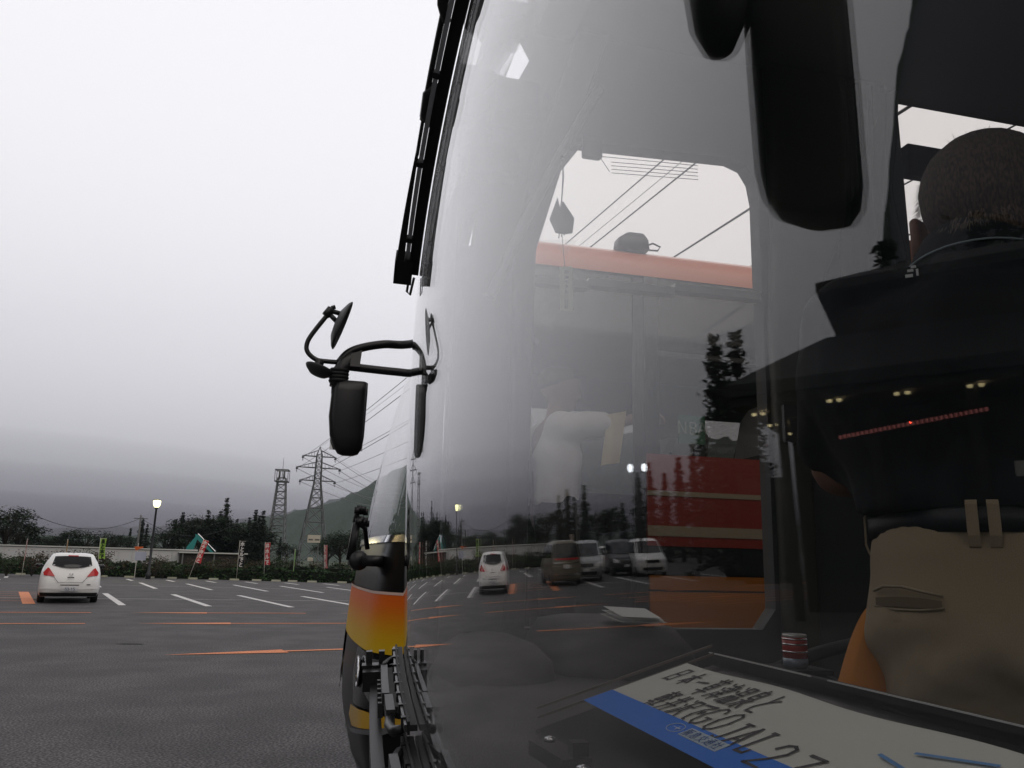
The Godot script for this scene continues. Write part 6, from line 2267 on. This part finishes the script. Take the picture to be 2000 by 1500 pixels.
	tag(obj("hair_strands", mb, mat("hair_strand", Color(0.17, 0.12, 0.085), 0.5), hr), "", "", "", "stuff")
	# navy polo shirt
	mb = MB.new(true)
	var fold := FastNoiseLite.new()
	fold.seed = 8
	fold.frequency = 6.0
	body_mesh(mb, [[Vector3(-0.05, 1.04, 0.0), Vector3(-0.085, 1.22, 0.0), 0.108, 0.13], [Vector3(0.05, 1.04, 0.0), Vector3(0.085, 1.22, 0.0), 0.108, 0.13], [Vector3(-0.08, 1.22, 0.01), Vector3(-0.13, 1.33, 0.0), 0.125, 0.085], [Vector3(0.08, 1.22, 0.01), Vector3(0.13, 1.33, 0.0), 0.125, 0.085], [Vector3(0.0, 1.28, 0.03), Vector3(0.02, 1.365, 0.005), 0.12, 0.09],
		[Vector3(-0.155, 1.33, 0), Vector3(-0.19, 1.16, -0.075), 0.072, 0.066], [Vector3(0.155, 1.33, 0), Vector3(0.19, 1.16, -0.075), 0.072, 0.066]], 0.011, 0.05, func(p: Vector3) -> float: return fold.get_noise_3d(p.x, p.y * 0.6, p.z) * 0.022 + clampf((1.03 - p.y) / 0.02, 0.0, 1.0) * 0.2)
	var navy := mat("navy_cloth", Color(0.005, 0.006, 0.009), 0.95)
	var shirt := obj("polo_shirt", mb, navy, t)
	# collar with a pale piped edge and small mark below
	mb = MB.new(true)
	var rings := []
	for q in [[1.385, 0.098], [1.42, 0.086], [1.445, 0.078], [1.425, 0.09], [1.395, 0.106]]:
		var ring := []
		for k in 24:
			var a := TAU * k / 24
			ring.append(Vector3(0.026 + cos(a) * q[1] * 0.95, q[0] + 0.018 * sin(a), -0.018 + sin(a) * q[1]))
		rings.append(ring)
	mb.loft(rings, true, false)
	obj("collar", mb, navy, shirt)
	mb = MB.new(true)
	var ln := []
	for k in 13:
		var a := TAU * (0.13 + 0.3 * k / 12.0)
		ln.append(Vector3(0.026 + cos(a) * 0.102, 1.3955 + 0.018 * sin(a), -0.018 + sin(a) * 0.1075))
	mb.tube(ln, 0.0016, 5)
	obj("collar_piping", mb, mat("piping_pale", Color(0.3, 0.36, 0.38), 0.7), shirt)
	mb = MB.new()
	for q in [[0, 0, 10, 4], [2, 6, 8, 3], [6, 10, 7, 3], [10, 3, 3, 9]]:
		mb.box(Vector3(-0.06 + q[0] * 0.0011, 1.372 + q[1] * 0.0013, 0.094), Vector3(q[2] * 0.001, q[3] * 0.0011, 0.002))
	obj("small_mark", mb, mat("mark_white", Color(0.7, 0.72, 0.72), 0.6), shirt)
	# khaki trousers with folds
	mb = MB.new(true)
	var crease := FastNoiseLite.new()
	crease.seed = 77
	crease.frequency = 4.0
	body_mesh(mb, [[Vector3(-0.036, 1.0, 0.0), Vector3(0.036, 1.0, 0.0), 0.1, 0.1], [Vector3(-0.042, 0.95, 0.01), Vector3(-0.044, 0.88, 0.02), 0.107, 0.11], [Vector3(0.042, 0.95, 0.01), Vector3(0.044, 0.88, 0.02), 0.107, 0.11],
		[Vector3(-0.045, 0.86, 0.015), Vector3(-0.075, 0.5, -0.01), 0.108, 0.078], [Vector3(0.045, 0.86, 0.015), Vector3(0.075, 0.5, -0.01), 0.108, 0.078], [Vector3(-0.075, 0.5, -0.01), Vector3(-0.1, 0.08, 0.015), 0.078, 0.08], [Vector3(0.075, 0.5, -0.01), Vector3(0.1, 0.08, 0.015), 0.078, 0.08]], 0.0095, 0.03,
		func(p: Vector3) -> float:
			var f := clampf((0.90 - p.y) / 0.07, 0.0, 1.0) * clampf((p.y - 0.3) / 0.2, 0.3, 1.0)
			var s := absf(p.x)
			return (sin((p.y * 1.25 + s * 1.1) * 40.0 + crease.get_noise_3dv(p) * 3.2) * 0.0065 + crease.get_noise_3d(p.x * 2.0, p.y * 1.3, p.z * 2.0) * 0.008) * f)
	var khaki := mat("khaki_cloth", Color.WHITE, 0.9)
	khaki.albedo_texture = noise_tex(51, 0.2, Color(0.27, 0.215, 0.14), Color(0.36, 0.29, 0.195), 256, 3)
	khaki.uv1_triplanar = true
	khaki.uv1_scale = Vector3.ONE * 9.0
	var tr := obj("trousers", mb, khaki, t)
	# waistband points: ellipse of the waist
	var waist := func(a: float, y: float, o: float) -> Vector3:
		var rx := 0.1 + 0.034 + o
		var rz := 0.1 + o
		return Vector3(cos(a) * rx * (1.0 if absf(cos(a)) < 0.98 else 1.0), y - 0.01 * cos(a) * cos(a), sin(a) * rz)
	mb = MB.new(true)
	rings = []
	for q in [[1.005, 0.010], [1.006, 0.0155], [1.036, 0.0165], [1.038, 0.010]]:
		var ring := []
		for k in 40:
			ring.append(waist.call(TAU * k / 40, q[0], q[1]))
		rings.append(ring)
	mb.loft(rings, true, false)
	obj("belt", mb, mat("belt_black", Color(0.008, 0.009, 0.012), 0.5), t)
	for a in [PI / 2 + 0.07, PI / 2 - 0.09, PI - 0.1, 0.1]:
		mb = MB.new()
		var w := 0.045 if absf(a - PI / 2) < 0.5 else 0.04
		var l := []
		for q in [[1.046, 0.018], [1.04, 0.021], [1.0, 0.0215], [0.986, 0.017], [0.982, 0.012]]:
			l.append([waist.call(a - w, q[0], q[1]), waist.call(a + w, q[0], q[1]), waist.call(a + w, q[0], q[1] - 0.003), waist.call(a - w, q[0], q[1] - 0.003)])
		mb.loft(l)
		obj("belt_loop", mb, khaki, tr)
	# rear welt pocket on the left, seat seam
	mb = MB.new(true)
	var seam := []
	var onback := func(x: float, y: float, o: float) -> Vector3:
		# back of the trousers: march in from behind to the two hip shapes
		var cx := 0.044
		var r := 0.1095
		var dx: float = absf(x) - cx
		var z: float = sqrt(maxf(0.0, r * r - dx * dx)) if absf(x) > cx else r
		return Vector3(x, y, 0.017 + z + o)
	for q in [[-0.14, 0.925], [-0.125, 0.932], [-0.10, 0.932], [-0.072, 0.926], [-0.052, 0.922]]:
		seam.append(onback.call(q[0], q[1], 0.0065))
	mb.tube(seam, 0.0022, 6)
	seam = []
	for q in [[-0.14, 0.905], [-0.11, 0.902], [-0.08, 0.903], [-0.052, 0.907]]:
		seam.append(onback.call(q[0], q[1], 0.0065))
	mb.tube(seam, 0.0018, 6)
	obj("pocket_edge", mb, mat("khaki_light", Color(0.3, 0.25, 0.17), 0.9), tr)
	mb = MB.new(true)
	rings = []
	for j in 2:
		var row := []
		for i in 9:
			var u := i / 8.0
			row.append(onback.call(lerpf(-0.138, -0.054, u), lerpf(0.916 + 0.003 * sin(u * PI), 0.906, float(j)), 0.0072))
		rings.append(row)
	mb.loft(rings, false, false)
	obj("pocket_welt", mb, mat("khaki_dark", Color(0.17, 0.13, 0.085), 0.9), tr)
	mb = MB.new(true)
	seam = []
	for q in [[0.0, 0.985, 0.104], [0.004, 0.95, 0.111], [0.008, 0.9, 0.118], [0.012, 0.86, 0.122]]:
		seam.append(Vector3(q[0], q[1], q[2] + 0.006))
	mb.tube(seam, 0.0014, 5)
	obj("seat_seam", mb, mats.khaki_dark, tr)
	for s in [-1, 1]:
		mb = MB.new(true)
		var sh := []
		for q in [[0.0, 0.105, 0.28, -0.06], [0.03, 0.108, 0.285, -0.06], [0.07, 0.09, 0.22, -0.04], [0.11, 0.08, 0.11, 0.01]]:
			sh.append(ring_box(Vector3(0.1 * s, q[0], q[3]), q[1], q[2], minf(0.045, q[2] * 0.4)))
		mb.loft(sh)
		obj("shoe", mb, mats.gloss_black, t)

	# crew member in a white shirt inside the red coach, holding up a sheet of paper
	var q2 := BUS * Transform3D(Basis(Vector3.UP, deg_to_rad(180.0)), Vector3(3.40, 0.9, 1.12))
	t = thing("person", "crew member in white short sleeved shirt holding a paper inside the red coach", "person", q2)
	# local: -z looks along the coach's -u (towards us); standing
	mb = MB.new(true)
	hd = Vector3(0.0, 1.60, -0.03)
	body_mesh(mb, [[Vector3(0, 0.95, 0), Vector3(0, 1.3, 0), 0.11, 0.12], [Vector3(-0.1, 1.33, 0), Vector3(0.1, 1.33, 0), 0.08, 0.08], [Vector3(0, 1.38, 0), Vector3(0, 1.52, -0.02), 0.055, 0.05], [hd + Vector3(0, 0.02, 0.03), hd + Vector3(0, 0.02, -0.03), 0.085, 0.08], [hd + Vector3(0, -0.04, -0.04), hd + Vector3(0, -0.09, -0.06), 0.06, 0.038], [hd + Vector3(0, -0.01, -0.105), hd + Vector3(0, -0.035, -0.118), 0.012, 0.016],
		[Vector3(0.18, 1.36, 0), Vector3(0.21, 1.37, -0.22), 0.048, 0.04], [Vector3(0.21, 1.37, -0.22), Vector3(0.18, 1.43, -0.42), 0.038, 0.028], [Vector3(-0.18, 1.36, 0), Vector3(-0.24, 1.1, 0.0), 0.048, 0.04], [Vector3(-0.24, 1.1, 0), Vector3(-0.2, 0.9, -0.1), 0.038, 0.028],
		[Vector3(-0.09, 0.9, 0), Vector3(-0.1, 0.5, 0), 0.085, 0.06], [Vector3(-0.1, 0.5, 0), Vector3(-0.1, 0.08, 0.02), 0.055, 0.038], [Vector3(0.09, 0.9, 0), Vector3(0.1, 0.5, 0), 0.085, 0.06], [Vector3(0.1, 0.5, 0), Vector3(0.1, 0.08, 0.02), 0.055, 0.038], [Vector3(0, 0.9, 0), Vector3(0, 1.0, 0), 0.12, 0.11]], 0.014, 0.03)
	body_mesh(mb, hand_bones(Vector3(0.18, 1.43, -0.42), Vector3(0.0, 0.2, -0.98).normalized(), Vector3(1, 0.1, 0).normalized(), Vector3(0.1, -0.95, -0.1).normalized(), 0.5), 0.006, 0.008)
	body_mesh(mb, hand_bones(Vector3(-0.2, 0.9, -0.1), Vector3(0.1, -0.95, -0.2).normalized(), Vector3(0, 0.2, 1).normalized(), Vector3(1, 0, 0), 0.3), 0.006, 0.008)
	obj("body", mb, skin, t)
	mb = MB.new(true)
	body_mesh(mb, [[Vector3(-0.07, 0.98, 0), Vector3(-0.08, 1.2, 0), 0.12, 0.125], [Vector3(0.07, 0.98, 0), Vector3(0.08, 1.2, 0), 0.12, 0.125], [Vector3(-0.08, 1.2, 0), Vector3(-0.14, 1.35, 0), 0.12, 0.08], [Vector3(0.08, 1.2, 0), Vector3(0.14, 1.35, 0), 0.12, 0.08], [Vector3(0.17, 1.35, 0), Vector3(0.205, 1.375, -0.2), 0.078, 0.07], [Vector3(-0.17, 1.35, 0), Vector3(-0.22, 1.18, 0), 0.075, 0.07]], 0.012, 0.05, func(p: Vector3) -> float: return fold.get_noise_3d(p.x, p.y * 0.6, p.z) * 0.014)
	obj("white_shirt", mb, mat("white_cloth", Color(0.72, 0.72, 0.72), 0.9), t)
	mb = MB.new(true)
	body_mesh(mb, [[Vector3(-0.07, 0.98, 0), Vector3(0.07, 0.98, 0), 0.115, 0.115], [Vector3(-0.085, 0.88, 0), Vector3(-0.1, 0.5, 0), 0.125, 0.09], [Vector3(0.085, 0.88, 0), Vector3(0.1, 0.5, 0), 0.125, 0.09], [Vector3(-0.1, 0.5, 0), Vector3(-0.1, 0.06, 0), 0.09, 0.085], [Vector3(0.1, 0.5, 0), Vector3(0.1, 0.06, 0), 0.09, 0.085]], 0.014, 0.04)
	obj("trousers", mb, mats.cab_dark, t)
	mb = MB.new(true)
	body_mesh(mb, [[hd + Vector3(0, 0.035, 0.035), hd + Vector3(0, 0.045, -0.02), 0.088, 0.08]], 0.01, 0.02)
	obj("hair", mb, hair, t)
	var pp := thing("held_paper", "yellowish sheet of paper held up by the crew member in white", "paper", q2 * Transform3D(Basis(Vector3.UP, deg_to_rad(80.0)), Vector3(0.27, 1.42, -0.24)))
	mb = MB.new(true)
	rings = []
	for j in 9:
		var row := []
		for i in 7:
			row.append(Vector3(-0.03 + 0.1 * i / 6.0 - 0.035 * j / 8.0, 0.0 - 0.27 * j / 8.0 + 0.02 * i / 6.0, 0.02 * sin(i * 0.8) * j / 8.0))
		rings.append(row)
	mb.loft(rings, false, false)
	obj("sheet", mb, mat("paper_yellow", Color(0.62, 0.52, 0.3), 0.8), pp)
	# white covered headrest in the red coach's cab, in front of the crew member
	var st := thing("covered_seat", "seat with rounded white cover left of the crew member in white", "seat", BUS * Transform3D(Basis(), Vector3(3.5, 0.99, 0.54)))
	seat(st, 0.0, 0.0, mats.seat_blue, mats.white_cloth, 0.15)
